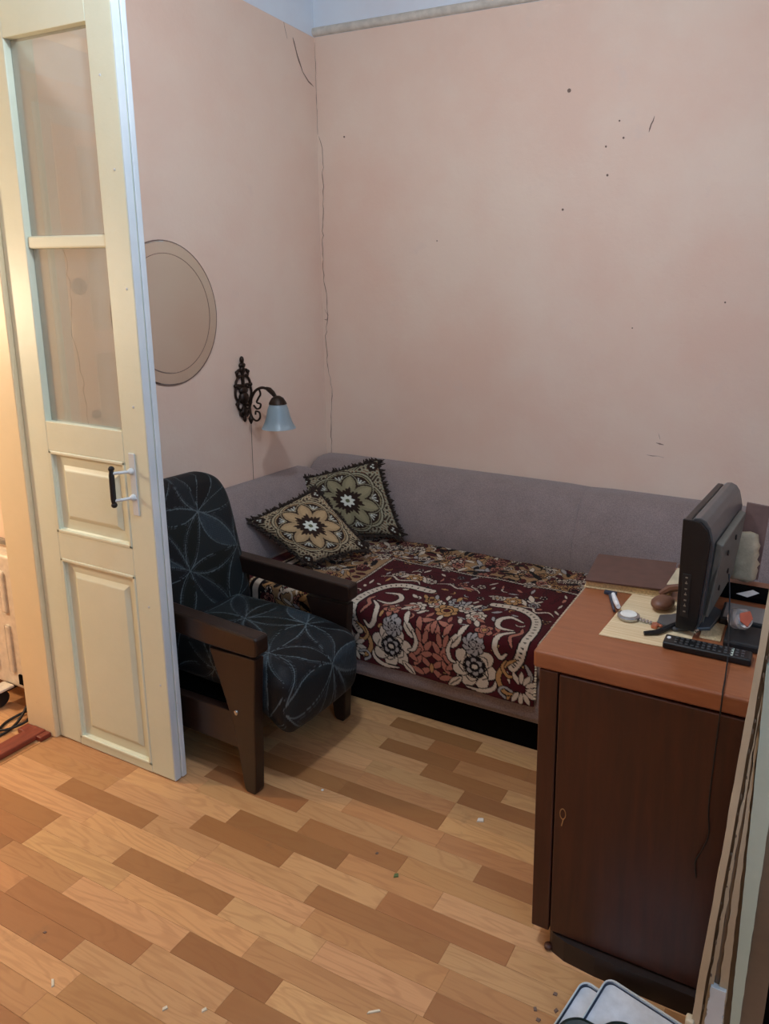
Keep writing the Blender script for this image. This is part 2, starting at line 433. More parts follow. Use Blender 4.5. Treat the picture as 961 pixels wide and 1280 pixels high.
# cracks and nail holes
def ribbon(name, pts, wid, parent, jag=.006, axis='y', off=.0008, mat='crack'):
    P = []
    for i in range(len(pts)-1):
        a, b = Vector(pts[i]), Vector(pts[i+1]); n = max(2, int((b-a).length/.022))
        for j in range(n): P.append(a.lerp(b, j/n)+Vector((random.uniform(-jag, jag) if (i or j) else 0, random.uniform(-.003, .003))))
    P.append(Vector(pts[-1])); V = []; F = []
    for i, p in enumerate(P):
        t = (P[min(i+1, len(P)-1)]-P[max(i-1, 0)]).normalized(); nn = Vector((-t.y, t.x))
        ww = wid*random.uniform(.35, 1.25)*(.3 if i in (0, len(P)-1) else 1)
        for s in (-1, 1):
            q = p+nn*ww*s/2
            V.append((q.x, YB-off, q.y) if axis == 'y' else (XL+off, q.x, q.y))
        V.append((p.x, YB+.001, p.y) if axis == 'y' else (XL-.001, p.x, p.y))
    for i in range(len(P)-1):
        a = i*3; F += [(a, a+1, a+4, a+3), (a+1, a+2, a+5, a+4), (a+2, a, a+3, a+5)]
    return link(name, npmesh(name, V, F), mat, parent)
ribbon('crack', [(-2.408, 2.405), (-2.392, 2.346), (-2.388, 2.248), (-2.392, 2.091), (-2.402, 1.892), (-2.408, 1.768), (-2.405, 1.685), (-2.385, 1.594), (-2.388, 1.484), (-2.402, 1.389), (-2.398, 1.238), (-2.374, 1.11), (-2.376, 1.021), (-2.388, .862), (-2.384, .72)], .0045, wall_back, .005)
ribbon('crack', [(-2.414, 2.84), (-2.414, 2.41)], .003, wall_back, .0015)
ribbon('crack', [(-2.404, 1.53), (-2.385, 1.50), (-2.39, 1.475), (-2.408, 1.48)], .004, wall_back, .002)
ribbon('crack', [(-2.34, 2.917), (-2.304, 2.956), (-2.29, 2.99), (-2.24, 3.03)], .006, wall_back, .008)
ribbon('crack', [(2.90, 2.82), (2.925, 2.748), (2.963, 2.681), (3.002, 2.650), (3.045, 2.635)], .008, wall_left, .003, 'x', mat='mark')
ribbon('crack', [(2.80, 3.0), (2.83, 2.90), (2.86, 2.80)], .003, wall_left, .003, 'x')
ribbon('crack', [(1.66, 1.78), (1.67, 1.60), (1.66, 1.45), (1.68, 1.32), (1.69, 1.10)], .004, wall_left, .006, 'x')
for (x, z, r) in [(-1.067, 2.495, .013), (-.838, 2.355, .006), (-.817, 2.286, .007), (-.88, 2.139, .008), (-1.078, 2.003, .008), (-1.718, 1.877, .005), (-2.25, 2.389, .007), (-.735, 1.492, .005), (-.351, 1.611, .006), (-.892, 2.256, .007)]:
    r *= .62; B().lathe([(r*.3, -.001), (r, -.0015), (r*1.1, .0005)], (x, YB-.0005, z), 8, 'y').make('nail_hole', 'mark', wall_back)
ribbon('scratch', [(-.69, 2.36), (-.702, 2.33), (-.71, 2.30)], .007, wall_back, .001, mat='mark')
ribbon('scratch', [(-.60, .987), (-.565, .983)], .007, wall_back, .001)
ribbon('scratch', [(-.592, 1.03), (-.582, 1.005)], .004, wall_back, .001)
ribbon('scratch', [(-.64, .93), (-.56, .925)], .003, wall_back, .001)

# ------------------------------------------------------------------ doorway: jamb, casing, leaf
HX0, HX1 = -2.393, -1.809
jamb = struct(B().box(-2.553, -2.396, 1.425, 1.459, 0, 2.5, .004).box(-2.553, XL+.012, .222, .256, 0, 2.5, .004).box(-2.553, XL+.012, .256, 1.425, 2.47, 2.499, .004).make('trim_2', 'jamb'))
cas = struct(B().box(XL, XL+.020, 1.490, 1.615, 0, 2.58, .005).box(XL, XL+.020, .10, .22, 0, 2.58, .005).make('trim_3', 'casing'))
T0, T1 = 1.440, 1.481
door = struct(empty('door_1', (HX0, T0, 0)))
def dpart(b, name, mat, parent=None):
    o = b.make(name, mat, parent or door); return rel(o, (HX0, T0, 0))
gx0, gx1 = -2.278, -1.917
ZB0 = .004
dpart(B().box(HX0, gx0, T0, T1, ZB0, 2.455, .003), 'stile', 'door')
dpart(B().box(gx1, -1.8125, T0, T1, ZB0, 2.455, .003), 'stile', 'door')
for z0, z1 in ((ZB0, .030), (.716, .808), (1.092, 1.190), (2.342, 2.455)):
    dpart(B().box(gx0, gx1, T0, T1, z0, z1, .0015), 'rail', 'door')
dpart(B().box(gx0, gx1, T0+.006, T1-.006, 1.738, 1.776, .006), 'glazing_bar', 'door')
def lockedge():
    # lock edge with rebate, a separate strip with the bluish light tinted into its paint
    b = B().box(-1.8125, HX1, T0, T0+.024, ZB0, 2.455, .002).box(-1.8125, HX1+.0035, T0+.026, T1+.003, ZB0, 2.455, .003)
    return b
dpart(lockedge(), 'edge_strip', 'edge')
def panel(z0, z1):
    V = []; F = []
    for sgn, yf in ((-1, T0), (1, T1)):
        rings = [(0, .003), (.010, .006), (.016, .012), (.048, .014), (.062, .006), (.066, .005)]
        base = len(V)
        for ins, dep in rings:
            y = yf+dep*(-sgn)
            V += [(gx0+ins, y, z0+ins), (gx1-ins, y, z0+ins), (gx1-ins, y, z1-ins), (gx0+ins, y, z1-ins)]
        for i in range(len(rings)-1):
            for k in range(4):
                q = (base+i*4+k, base+i*4+(k+1) % 4, base+i*4+4+(k+1) % 4, base+i*4+4+k); F.append(q if sgn < 0 else q[::-1])
        e = base+(len(rings)-1)*4; q = (e, e+1, e+2, e+3); F.append(q if sgn < 0 else q[::-1])
    o = link('panel', npmesh('panel', V, F), 'door', door); rel(o, (HX0, T0, 0))
    b = B()
    for sgn, yf in ((-1, T0), (1, T1)):   # proud bead round the opening
        for (a0, a1, c0, c1) in ((gx0, gx1, z0, z0+.012), (gx0, gx1, z1-.012, z1), (gx0, gx0+.012, z0, z1), (gx1-.012, gx1, z0, z1)):
            b.box(a0, a1, min(yf, yf-sgn*.008)-.002*(sgn < 0), max(yf, yf-sgn*.008)+.002*(sgn > 0), c0, c1, .003)
    dpart(b, 'bead_molding', 'door')
panel(.030, .716); panel(.808, 1.092)
for z0, z1 in ((1.190, 1.738), (1.776, 2.342)):
    dpart(B().box(gx0, gx1, 1.4605, 1.4635, z0, z1), 'glass_pane', 'glass')
# handle
hp = dpart(B().box(-1.894, -1.868, T0-.004, T0, .925, 1.125, .002), 'handle_plate', 'frame_white')
hd = dpart(B().tube([(-1.883, T0-.004, 1.068), (-1.90, T0-.035, 1.068), (-1.915, T0-.045, 1.066)], .005).tube([(-1.883, T0-.004, .984), (-1.90, T0-.035, .982), (-1.915, T0-.045, .980)], .005)
      .ball((-1.884, T0-.006, 1.068), .011).ball((-1.884, T0-.006, .984), .011), 'handle_arm', 'frame_white')
hb = dpart(B().tube([(-1.917, T0-.047, 1.080), (-1.917, T0-.048, 1.06), (-1.918, T0-.048, .985), (-1.918, T0-.047, .966)], [.006, .008, .008, .006]).ball((-1.917, T0-.047, 1.081), .009).ball((-1.918, T0-.047, .966), .009), 'handle_bar', 'rubber')
b = B()
for z in (1.27, 1.62, 1.95, 2.2, .62, .35): b.ball((-1.86+random.uniform(-.02, .02), T0-.0005, z), .004, 1, .5, 1, 6)
dpart(b, 'paint_drip', 'frame_white')
# threshold
thr = struct(B().box(-2.515, -2.445, .26, 1.424, .0005, .022, .005).box(-2.552, -2.42, 1.385, 1.4245, .0005, .018, .003).make('trim_4', 'threshold'))
# hall door seen only as a reflection in the panes
hd2 = struct(B().box(-4.379, -4.345, -.86, -.06, 0, 2.6, .004).make('door_2', 'hallwall'))
for y0, y1 in ((-.80, -.50), (-.40, -.20)):
    for z0, z1 in ((.2, 1.2), (1.35, 2.5)): B().box(-4.347, -4.338, y0, y1, z0, z1, .004).make('panel', 'frame_cream', hd2)
B().lathe([(.055, 0), (.05, .01), (.02, .014)], (-4.345, -.135, 1.63), 20, 'x').make('lock_rosette', 'grey', hd2)
B().box(-4.335, -4.328, -.142, -.128, 1.605, 1.65, .002).make('keyhole', 'dark', hd2)
B().ball((-4.31, -.145, .80), .03).make('door_knob', 'iron', hd2)
hc = struct(B().box(-4.379, -4.350, -.96, -.86, 0, 2.7, .004).box(-4.379, -4.350, -.06, .03, 0, 2.7, .004).box(-4.379, -4.350, -.86, -.06, 2.6, 2.7, .004).make('trim_5', 'frame_white'))

# ------------------------------------------------------------------ peeling door frame, right foreground
fr = tag(empty('door_frame_post', (-.02, 1.2, 0)), 'peeling cream and mint painted wooden door frame post at the right edge of the picture', 'door frame')
TAN = .0645
def lean_strip(xl, xr, y0, y1, z0, z1, name, mat, chips=0, jag=0, seg=60, tl=TAN, tr=TAN):
    """board with a slightly ragged left edge; x = base + lean*z"""
    V = []; F = []
    for i in range(seg+1):
        z = z0+(z1-z0)*i/seg; j = random.uniform(-jag, jag) if 0 < i < seg else 0
        a, b2 = xl+tl*z+j, xr+tr*z+(random.uniform(-jag, jag) if jag else 0)
        V += [(a, y0, z), (b2, y0, z), (b2, y1, z), (a, y1, z)]
    for i in range(seg):
        for k in range(4): F.append((i*4+k, i*4+(k+1) % 4, i*4+4+(k+1) % 4, i*4+4+k))
    F += [(3, 2, 1, 0), (seg*4, seg*4+1, seg*4+2, seg*4+3)]
    o = link(name, npmesh(name, V, F), mat, fr); return rel(o, (-.02, 1.2, 0))
ZT = 2.45
def fs(l, r, y0, z0, z1, name, mat, jag): lean_strip(l[0], r[0], y0, 1.24, z0, z1, name, mat, jag=jag, tl=l[1], tr=r[1])
fs((-.1072, .0696), (-.0918, .0654), 1.194, 0, ZT, 'outer_bead', 'frame_cream', .0010)
fs((-.0930, .0654), (-.0855, .0664), 1.212, 0, ZT, 'groove', 'frame_brown', .0008)
fs((-.0862, .0664), (-.0737, .0544), 1.203, 0, 1.12, 'split_strip', 'frame_cream', .0012)
fs((-.0737, .0544), (-.0610, .0424), 1.208, 0, 1.06, 'split_strip', 'frame_brown', .0012)
fs((-.0610, .0424), (-.0368, .0175), 1.204, 0, 1.00, 'split_strip', 'frame_cream', .0010)
fs((-.0368, .0175), (-.0200, .0010), 1.212, 0, 1.00, 'channel', 'frame_brown', .0008)
fs((-.0215, .0011), (-.0117, .0314), 1.200, 0, 1.00, 'inner_board', 'frame_mint', .0005)
fs((-.0400, .0680), (.0100, .0500), 1.2005, .999, ZT, 'upper_board', 'frame_mint', .0005)
fs((-.0117, .0314), (.0283, .0309), 1.206, 0, ZT, 'back_board', 'frame_brown', .0006)
fs((.0283, .0309), (.085, .0309), 1.216, 0, ZT, 'gap_shade_strip', 'dark', 0)  # near-black board standing in for the shade in the gap
fs((-.0800, .0600), (-.0400, .0180), 1.196, 0, .305, 'patched_foot', 'frame_white', .0015)
b = B()
for i in range(26):
    z = .25+1.05*i/26+random.uniform(-.01, .01); b.ball((-.0885+.0665*z+random.uniform(-.002, .003), 1.203, z), random.uniform(.0015, .0035), .8, .5, random.uniform(1, 2.5), 6)
rel(b.make('peeling_paint_flakes', 'frame_brown', fr), (-.02, 1.2, 0))['kind'] = 'stuff'
rel(B().box(-.112, -.094, 1.186, 1.206, .17, .215, .005).xf(Matrix.Translation((.008, 0, 0))).make('hinge_knuckle', 'frame_cream', fr), (-.02, 1.2, 0))

# ------------------------------------------------------------------ sofa
sofa = tag(empty('sofa', (-1.2, 2.5, 0)), 'long low mauve grey upholstered corner sofa bed against the back wall', 'sofa')
def sp(o): return rel(o, (-1.2, 2.5, 0))
def soft_box(name, x0, x1, y0, y1, z0, z1, r, bul, res, parent, mat='sofa'):
    V, F, _ = rbox((x1-x0, y1-y0, z1-z0), r, res, bul); V = V+np.array([(x0+x1)/2, (y0+y1)/2, (z0+z1)/2])
    return sp(link(name, npmesh(name, V, F), mat, parent, True))
soft_box('base', -2.40, .60, 2.082, 3.03, .125, .30, .02, (0, .004, 0), .03, sofa)
soft_box('seat_mattress', -2.39, .60, 2.078, 3.02, .295, .425, .035, (0, .004, .004), .03, sofa)
def back_profile():
    # (depth from wall, height): slanted back, rounded top
    P = [(.005, .42), (.275, .42), (.285, .47), (.265, .56), (.225, .64), (.185, .70), (.150, .735), (.110, .752), (.06, .757), (.005, .755)]
    return P
def back_section(x0, x1, name):
    n = 14; V = []; F = []; prof = back_profile(); m = len(prof)
    for i in range(n+1):
        t = i/n; x = x0+(x1-x0)*t; e = min(t, 1-t)*(x1-x0); k = 1-.06*max(0, 1-e/.02)**2*.5
        for (d, z) in prof: V.append((x, YB-.006-d*k, .42+(z-.42)*(1-(1-k)*.5)))
    for i in range(n):
        for j in range(m): F.append((i*m+j, i*m+(j+1) % m, (i+1)*m+(j+1) % m, (i+1)*m+j))
    F.append(tuple(range(m))); F.append(tuple(range(n*m, n*m+m))[::-1])
    me = npmesh(name, V, F)
    bm = bmesh.new(); bm.from_mesh(me); bmesh.ops.recalc_face_normals(bm, faces=bm.faces[:]); bm.to_mesh(me); bm.free()
    o = link(name, me, 'sofa', sofa, True); me.set_sharp_from_angle(angle=math.radians(60)); return sp(o)
back_section(-2.39, -.8895, 'back_cushion'); back_section(-.8885, .60, 'back_cushion')
def arm():
    n = 12; V = []; F = []; prof = [(.005, .42), (.235, .42), (.245, .47), (.225, .56), (.19, .64), (.155, .69), (.12, .718), (.07, .728), (.005, .728)]; m = len(prof)
    y0, y1 = 2.09, 2.80
    for i in range(n+1):
        t = i/n; y = y0+(y1-y0)*t; k = 1-.15*max(0, 1-(y-y0)/.05)**2
        for (d, z) in prof: V.append((XL+.006+d*k, y, .42+(z-.42)*k))
    for i in range(n):
        for j in range(m): F.append((i*m+j, i*m+(j+1) % m, (i+1)*m+(j+1) % m, (i+1)*m+j))
    F.append(tuple(range(m))); F.append(tuple(range(n*m, n*m+m))[::-1])
    me = npmesh('arm_cushion', V, F); bm = bmesh.new(); bm.from_mesh(me); bmesh.ops.recalc_face_normals(bm, faces=bm.faces[:]); bm.to_mesh(me); bm.free()
    o = link('arm_cushion', me, 'sofa', sofa, True); me.set_sharp_from_angle(angle=math.radians(60)); return sp(o)
arm()
# side cushion runs on to the corner behind the back cushion's end
sp(B().box(-2.36, .56, 2.118, 2.95, .0005, .126, .003).make('plinth', 'dark', sofa))  # recessed plinth, near-black to paint in the shade under the sofa

# ------------------------------------------------------------------ drawing on cloth: numpy raster of shapes over vertices
class Cloth:
    def __init__(s, P, base): s.P = P; s.C = np.tile(np.array(lin(base)), (len(P), 1))
    def loc(s, c, R):
        d = np.abs(s.P-np.array(c)); return np.where((d[:, 0] < R) & (d[:, 1] < R))[0]
    def put(s, i, mask, col): s.C[i[mask]] = lin(col) if max(col) > 1 else col
    def ell(s, c, a, b, rot, col, edge=None, ew=.004):
        i = s.loc(c, max(a, b)+.02); q = s.P[i]-np.array(c); t = math.radians(rot); x = q[:, 0]*math.cos(t)+q[:, 1]*math.sin(t); y = -q[:, 0]*math.sin(t)+q[:, 1]*math.cos(t)
        if edge is not None: s.put(i, (x/(a+ew))**2+(y/(b+ew))**2 < 1, edge)
        s.put(i, (x/a)**2+(y/b)**2 < 1, col)
    def leaf(s, c, a, b, rot, col, edge=None, ew=.004, vein=None):
        i = s.loc(c, a+.02); q = s.P[i]-np.array(c); t = math.radians(rot); x = q[:, 0]*math.cos(t)+q[:, 1]*math.sin(t); y = -q[:, 0]*math.sin(t)+q[:, 1]*math.cos(t)
        def inside(aa, bb): return (np.abs(x) < aa) & (np.abs(y) < bb*np.clip(1-(x/aa)**2, 0, 1)**.8)
        if edge is not None: s.put(i, inside(a+ew, b+ew), edge)
        s.put(i, inside(a, b), col)
        if vein is not None: s.put(i, inside(a*.8, b) & (np.abs(y) < .0022), vein)
    def stroke(s, pts, wid, col, edge=None, ew=.004, taper=False):
        pts = smooth(pts)
        for c, ex in (((edge, ew),) if edge is not None else ())+((col, 0),) if False else ([(edge, ew)] if edge is not None else [])+[(col, 0)]:
            for k in range(len(pts)-1):
                a, b = np.array(pts[k]), np.array(pts[k+1]); L = np.linalg.norm(b-a)+1e-9
                i = s.loc((a+b)/2, L/2+wid+ex); q = s.P[i]-a; t = np.clip((q@(b-a))/L**2, 0, 1); d = np.linalg.norm(q-t[:, None]*(b-a), axis=1)
                ww = wid/2*(math.sin(PI*(k+1)/(len(pts)))*.8+.2 if taper else 1)
                s.put(i, d < ww+ex, c)
    def flower(s, c, r, n, petal, edge, core, rot=0, inner=None):
        for k in range(n):
            t = math.radians(rot+k*360/n)
            s.ell((c[0]+math.cos(t)*r*.62, c[1]+math.sin(t)*r*.62), r*.42, r*.34, math.degrees(t), petal, edge)
        s.ell(c, r*.5, r*.5, 0, inner or petal, edge)
        s.ell(c, r*.26, r*.26, 0, core, edge, .003)
def smooth(pts, n=6):
    pts = [np.array(p, float) for p in pts]; out = []
    for i in range(len(pts)-1):
        p0, p1, p2, p3 = pts[max(i-1, 0)], pts[i], pts[i+1], pts[min(i+2, len(pts)-1)]
        for j in range(n):
            t = j/n; out.append(.5*((2*p1)+(-p0+p2)*t+(2*p0-5*p1+4*p2-p3)*t*t+(-p0+3*p1-3*p2+p3)*t**3))
    out.append(pts[-1]); return [tuple(p) for p in out]

# ------------------------------------------------------------------ blanket
def make_blanket():
    u0, u1 = -2.15, -.775; L = .985
    step = .0032; nu = int((u1-u0)/step); nv = int(L/step)
    uu, vv = np.meshgrid(np.linspace(u0, u1, nu), np.linspace(0, L, nv)); P = np.stack([uu.ravel(), vv.ravel()], 1)
    c = Cloth(P, (70, 15, 20))
    MAR, BLK, CRM, OCH, PNK, GRY = (70, 15, 20), (18, 10, 12), (200, 184, 164), (176, 132, 84), (166, 106, 88), (158, 152, 148)
    c.C *= (1+.15*np.sin(P[:, 0]*31)*np.sin(P[:, 1]*27))[:, None]
    # border band: ochre ground with dense foliage
    inb = (P[:, 1] < .275) | (P[:, 0] < -1.655)
    c.C[inb] = lin((150, 118, 84))
    R = random.Random(5)
    def foliage(cx, cy):
        kind = R.random()
        if kind < .40: c.leaf((cx, cy), R.uniform(.018, .038), R.uniform(.007, .012), R.uniform(0, 180), R.choice([BLK, MAR, CRM, BLK, GRY, OCH]), BLK, .003)
        elif kind < .60: c.flower((cx, cy), R.uniform(.018, .03), 6, R.choice([CRM, PNK, OCH, CRM]), BLK, MAR, R.uniform(0, 60))
        elif kind < .85:
            a = R.uniform(0, 6.28); r = R.uniform(.018, .03); c.stroke([(cx+math.cos(a+t)*r*(1-t*.12), cy+math.sin(a+t)*r*(1-t*.12)) for t in (0, .9, 1.8, 2.7, 3.6)], .008, R.choice([BLK, MAR, CRM, BLK]), None, 0, True)
        else: c.ell((cx, cy), .016, .011, R.uniform(0, 180), MAR, BLK, .003)
    for y in np.arange(.035, .275, .030):
        for x in np.arange(-2.0, u1, .036): foliage(x+R.uniform(-.012, .012), y+R.uniform(-.009, .009))
    for y in np.arange(.27, L, .032):
        for x in np.arange(-2.0, -1.665, .038): foliage(x+R.uniform(-.012, .012), y+R.uniform(-.009, .009))
    # edge stripes on the left and back
    def vband(a, b, col): c.C[(P[:, 0] > a) & (P[:, 0] < b)] = lin(col)
    vband(u0, -2.075, (74, 16, 22)); vband(-2.062, -2.045, BLK); vband(-2.045, -2.018, CRM); vband(-2.018, -2.004, BLK)
    dots = (np.abs(P[:, 0]+2.068) < .004) & (np.sin(P[:, 1]*2*PI/.013) > 0); c.C[dots] = lin(CRM)
    c.C[(P[:, 1] < .016)] = lin((74, 16, 22)); c.C[(P[:, 1] > .016) & (P[:, 1] < .024)] = lin(CRM); c.C[(P[:, 1] > .024) & (P[:, 1] < .030)] = lin(BLK)
    # line round the inner field
    ln = ((np.abs(P[:, 1]-.282) < .009) & (P[:, 0] > -1.662)) | ((np.abs(P[:, 0]+1.652) < .009) & (P[:, 1] > .275)); c.C[ln] = lin(BLK)
    ln2 = (((np.abs(P[:, 1]-.280) < .004) & (P[:, 0] > -1.66)) | ((np.abs(P[:, 0]+1.652) < .004) & (P[:, 1] > .28))) & (np.sin((P[:, 0]+P[:, 1])*2*PI/.014) > -.3); c.C[ln2] = lin(CRM)
    for y in np.arange(.31, .40, .03):
        for x in np.arange(-1.62, u1, .06): c.ell((x+R.uniform(-.02, .02), y), .012, .005, R.uniform(0, 180), MAR, BLK, .003)
    # inner field: small sprigs everywhere, then the measured motifs (u along the sofa, v from the back to the hem)
    for y in np.arange(.33, L-.03, .052):
        for x in np.arange(-1.60, u1-.02, .06):
            cx, cy = x+R.uniform(-.02, .02), y+R.uniform(-.018, .018)
            if R.random() < (.85 if cy < .58 else .35):
                q = R.random(); cc = R.choice([CRM, GRY, PNK, OCH, CRM])
                if q < .5: c.leaf((cx, cy), R.uniform(.012, .024), R.uniform(.004, .007), R.uniform(0, 180), cc, BLK, .003)
                elif q < .8:
                    a_ = R.uniform(0, 6.28); r_ = R.uniform(.012, .024); c.stroke([(cx+math.cos(a_+t)*r_, cy+math.sin(a_+t)*r_*.8) for t in (0, .9, 1.8, 2.7)], .006, cc, BLK, .003, True)
                else: c.flower((cx, cy), .014, 5, cc, BLK, MAR)
    def leafpair(x, y, a, b, rot, col): c.leaf((x, y), a, b, rot, col, BLK, .004)
    mx = -1.183
    for dx, dy, rot in ((0, 0, 80), (.04, .01, 50), (-.04, .01, 130), (.075, .005, 20), (-.075, .005, 160)): c.leaf((-1.45+dx, .42+dy), .034, .011, rot, CRM, BLK)
    c.flower((-1.45, .44), .035, 7, OCH, BLK, CRM); c.flower((-1.53, .425), .022, 6, CRM, BLK, OCH); c.flower((-1.37, .435), .022, 6, CRM, BLK, MAR)
    for dx, dy, rot in ((0, 0, 80), (.04, .01, 50), (-.04, .01, 130), (.08, .0, 15), (-.075, .005, 160), (.06, -.03, 60)): c.leaf((-.99+dx, .435+dy), .034, .011, rot, CRM, BLK)
    c.flower((-.99, .455), .036, 7, OCH, BLK, CRM); c.flower((-1.06, .45), .022, 6, CRM, BLK, OCH); c.flower((-.90, .46), .022, 6, GRY, BLK, MAR)
    for x0, x1, y in ((-1.60, -1.40, .475), (-1.34, -1.14, .44), (-.95, -.80, .50)):
        c.stroke([(x0, y), (x0+.05, y-.02), ((x0+x1)/2, y+.01), (x1-.03, y-.015), (x1, y+.01)], .009, CRM, BLK, .003, True)
    c.flower((-1.24, .40), .022, 5, PNK, BLK, MAR); c.flower((-1.16, .385), .018, 5, CRM, BLK, MAR); c.leaf((-1.20, .43), .03, .009, 10, PNK, BLK)
    # crown of flowers
    for (x, y, r, col) in ((-1.308, .672, .040, CRM), (-1.245, .62, .034, CRM), (-1.186, .648, .046, OCH), (-1.12, .60, .036, CRM), (-1.061, .648, .040, CRM), (-1.18, .575, .034, GRY), (-1.28, .595, .030, OCH), (-1.08, .575, .028, GRY)):
        c.flower((x, y), r, 7, col, BLK, PNK if col == CRM else MAR, x*900)
    for k in range(11):
        t = -80+k*16; c.leaf((mx+math.sin(math.radians(t))*.155, .665+math.cos(math.radians(t))*.045), .024, .008, 90-t*.8, CRM if k % 2 else PNK, BLK, .003)
    for k in range(9): c.leaf((mx+(k-4)*.045, .545+abs(k-4)*.01), .022, .008, 90+(k-4)*14, [CRM, OCH, GRY][k % 3], BLK, .003)
    # pink plaited lattice
    for dx, y, rot in ((.036, .745, 158), (.018, .775, 118), (.060, .765, 70), (.030, .815, 105), (.058, .812, 75), (.020, .850, 125), (.048, .862, 65), (.070, .885, 140), (.026, .885, 160), (.026, .915, 35), (.060, .918, 125), (.086, .905, 40), (.030, .955, 150), (.060, .960, 20)):
        leafpair(mx+dx, y, .030, .0115, 180-rot, PNK); leafpair(mx-dx, y, .030, .0115, rot, PNK)
    c.leaf((mx, .765), .03, .010, 90, PNK, BLK); c.leaf((mx, .935), .018, .008, 90, OCH, BLK)
    for s in (-1, 1):
        rx = mx+s*.176
        # big roses
        c.flower((rx, .886), .085, 7, CRM, BLK, CRM, 10*s, CRM)
        c.ell((rx, .886), .042, .042, 0, BLK); c.flower((rx, .886), .034, 6, GRY, BLK, CRM, 20, BLK); c.ell((rx, .886), .012, .009, 0, CRM)
        for k in range(5): c.stroke([(rx+math.cos(k*1.26)*.05, .886+math.sin(k*1.26)*.05), (rx+math.cos(k*1.26+.5)*.062, .886+math.sin(k*1.26+.5)*.062), (rx+math.cos(k*1.26+.9)*.055, .886+math.sin(k*1.26+.9)*.055)], .004, BLK)
        c.stroke([(rx+s*-.03, .972), (rx+s*.03, .975), (rx+s*.075, .955), (rx+s*.088, .92)], .016, CRM, BLK, .004, True)
        # small flowers
        c.flower((mx+s*.170, .798), .042, 9, GRY, BLK, BLK, 0, GRY); c.flower((mx+s*.170, .798), .022, 7, BLK, GRY, GRY, 0, BLK)
        c.flower((mx+s*.195, .732), .034, 5, PNK, BLK, OCH, 20)
        c.leaf((mx+s*.095, .800), .042, .018, 90+s*38, CRM, BLK, .004, BLK); c.leaf((mx+s*.118, .752), .032, .010, 90+s*20, CRM, BLK, .003)
        c.stroke([(mx+s*.082, .80), (mx+s*.068, .84), (mx+s*.078, .875), (mx+s*.10, .885)], .016, CRM, BLK, .004, True)
        c.leaf((mx+s*.10, .962), .035, .014, 90+s*50, CRM, BLK, .004, BLK)
        c.leaf((mx+s*.235, .70), .026, .010, 60*s, PNK, BLK); c.leaf((mx+s*.15, .70), .026, .010, 90-30*s, CRM, BLK)
        # ribbon with dark dashes
        rib = [(mx+s*.14, .520), (mx+s*.25, .515), (mx+s*.325, .555), (mx+s*.358, .64), (mx+s*.362, .74), (mx+s*.350, .81), (mx+s*.325, .85)]
        c.stroke(rib, .034, CRM, BLK, .006)
        sm = smooth(rib, 8)
        for k in range(1, len(sm)-1, 2): c.ell(sm[k], .007, .003, math.degrees(math.atan2(sm[k+1][1]-sm[k-1][1], sm[k+1][0]-sm[k-1][0]))+90, BLK)
        # scrolls
        c.stroke([(mx+s*.30, .615), (mx+s*.245, .600), (mx+s*.215, .640), (mx+s*.235, .690), (mx+s*.29, .69)], .020, CRM, BLK, .004, True)
        c.stroke([(mx+s*.30, .70), (mx+s*.262, .735), (mx+s*.252, .785), (mx+s*.275, .825), (mx+s*.30, .805)], .020, CRM, BLK, .004, True)
        c.stroke([(mx+s*.318, .665), (mx+s*.325, .70), (mx+s*.300, .735), (mx+s*.318, .775)], .016, PNK, BLK, .004, True)
        c.stroke([(mx+s*.335, .82), (mx+s*.295, .85), (mx+s*.270, .905), (mx+s*.30, .955), (mx+s*.345, .945)], .018, OCH, BLK, .004, True)
        c.stroke([(mx+s*.30, .83), (mx+s*.285, .86), (mx+s*.31, .89), (mx+s*.34, .875)], .012, OCH, BLK, .004, True)
        c.stroke([(mx+s*.375, .83), (mx+s*.395, .87), (mx+s*.38, .91)], .016, GRY, BLK, .004, True)
        for k in range(9):
            t = math.radians(-120+k*30); c.leaf((mx+s*.36+math.cos(t)*.042, .925+math.sin(t)*.042), .024, .009, math.degrees(t), CRM, BLK, .003)
        c.stroke([(mx+s*.30, .975), (mx+s*.275, .955), (mx+s*.295, .935), (mx+s*.325, .945)], .009, GRY, BLK, .003)
    # geometry: back to front, round the edge, down
    prof = []
    top = 2.815-2.105; rr = .036
    for v in np.linspace(0, .955, nv):
        if v < top: y, z, ny, nz = 2.815-v, .4305, 0, 1
        elif v < top+rr*PI/2:
            t = (v-top)/rr; y, z, ny, nz = 2.105-rr*math.sin(t), .4305-rr+rr*math.cos(t), -math.sin(t), math.cos(t)
        else: y, z, ny, nz = 2.105-rr, .4305-rr-(v-top-rr*PI/2), -1, 0
        prof.append((y, z, ny, nz))
    pr = np.array(prof); V = np.zeros((nu*nv, 3)); V[:, 0] = P[:, 0]; V[:, 1] = np.repeat(pr[:, 0], nu); V[:, 2] = np.repeat(pr[:, 1], nu)
    wob = .0022*np.sin(P[:, 0]*23+P[:, 1]*9)+.002*np.sin(P[:, 0]*7-P[:, 1]*17)+.003
    V[:, 1] += np.repeat(pr[:, 2], nu)*wob; V[:, 2] += np.repeat(pr[:, 3], nu)*wob
    a = (np.arange(nv-1)[:, None]*nu+np.arange(nu-1)[None, :]).ravel()
    F = np.stack([a, a+nu, a+nu+1, a+1], 1)
    me = bpy.data.meshes.new('blanket'); me.vertices.add(len(V)); me.vertices.foreach_set('co', V.ravel())
    me.loops.add(len(F)*4); me.loops.foreach_set('vertex_index', F.ravel()); me.polygons.add(len(F)); me.polygons.foreach_set('loop_start', np.arange(0, len(F)*4, 4)); me.update(calc_edges=True)
    setcol(me, c.C)
    o = link('blanket', me, 'blanket', None, True)
    md = o.modifiers.new('thickness', 'SOLIDIFY'); md.thickness = .004; md.offset = -1
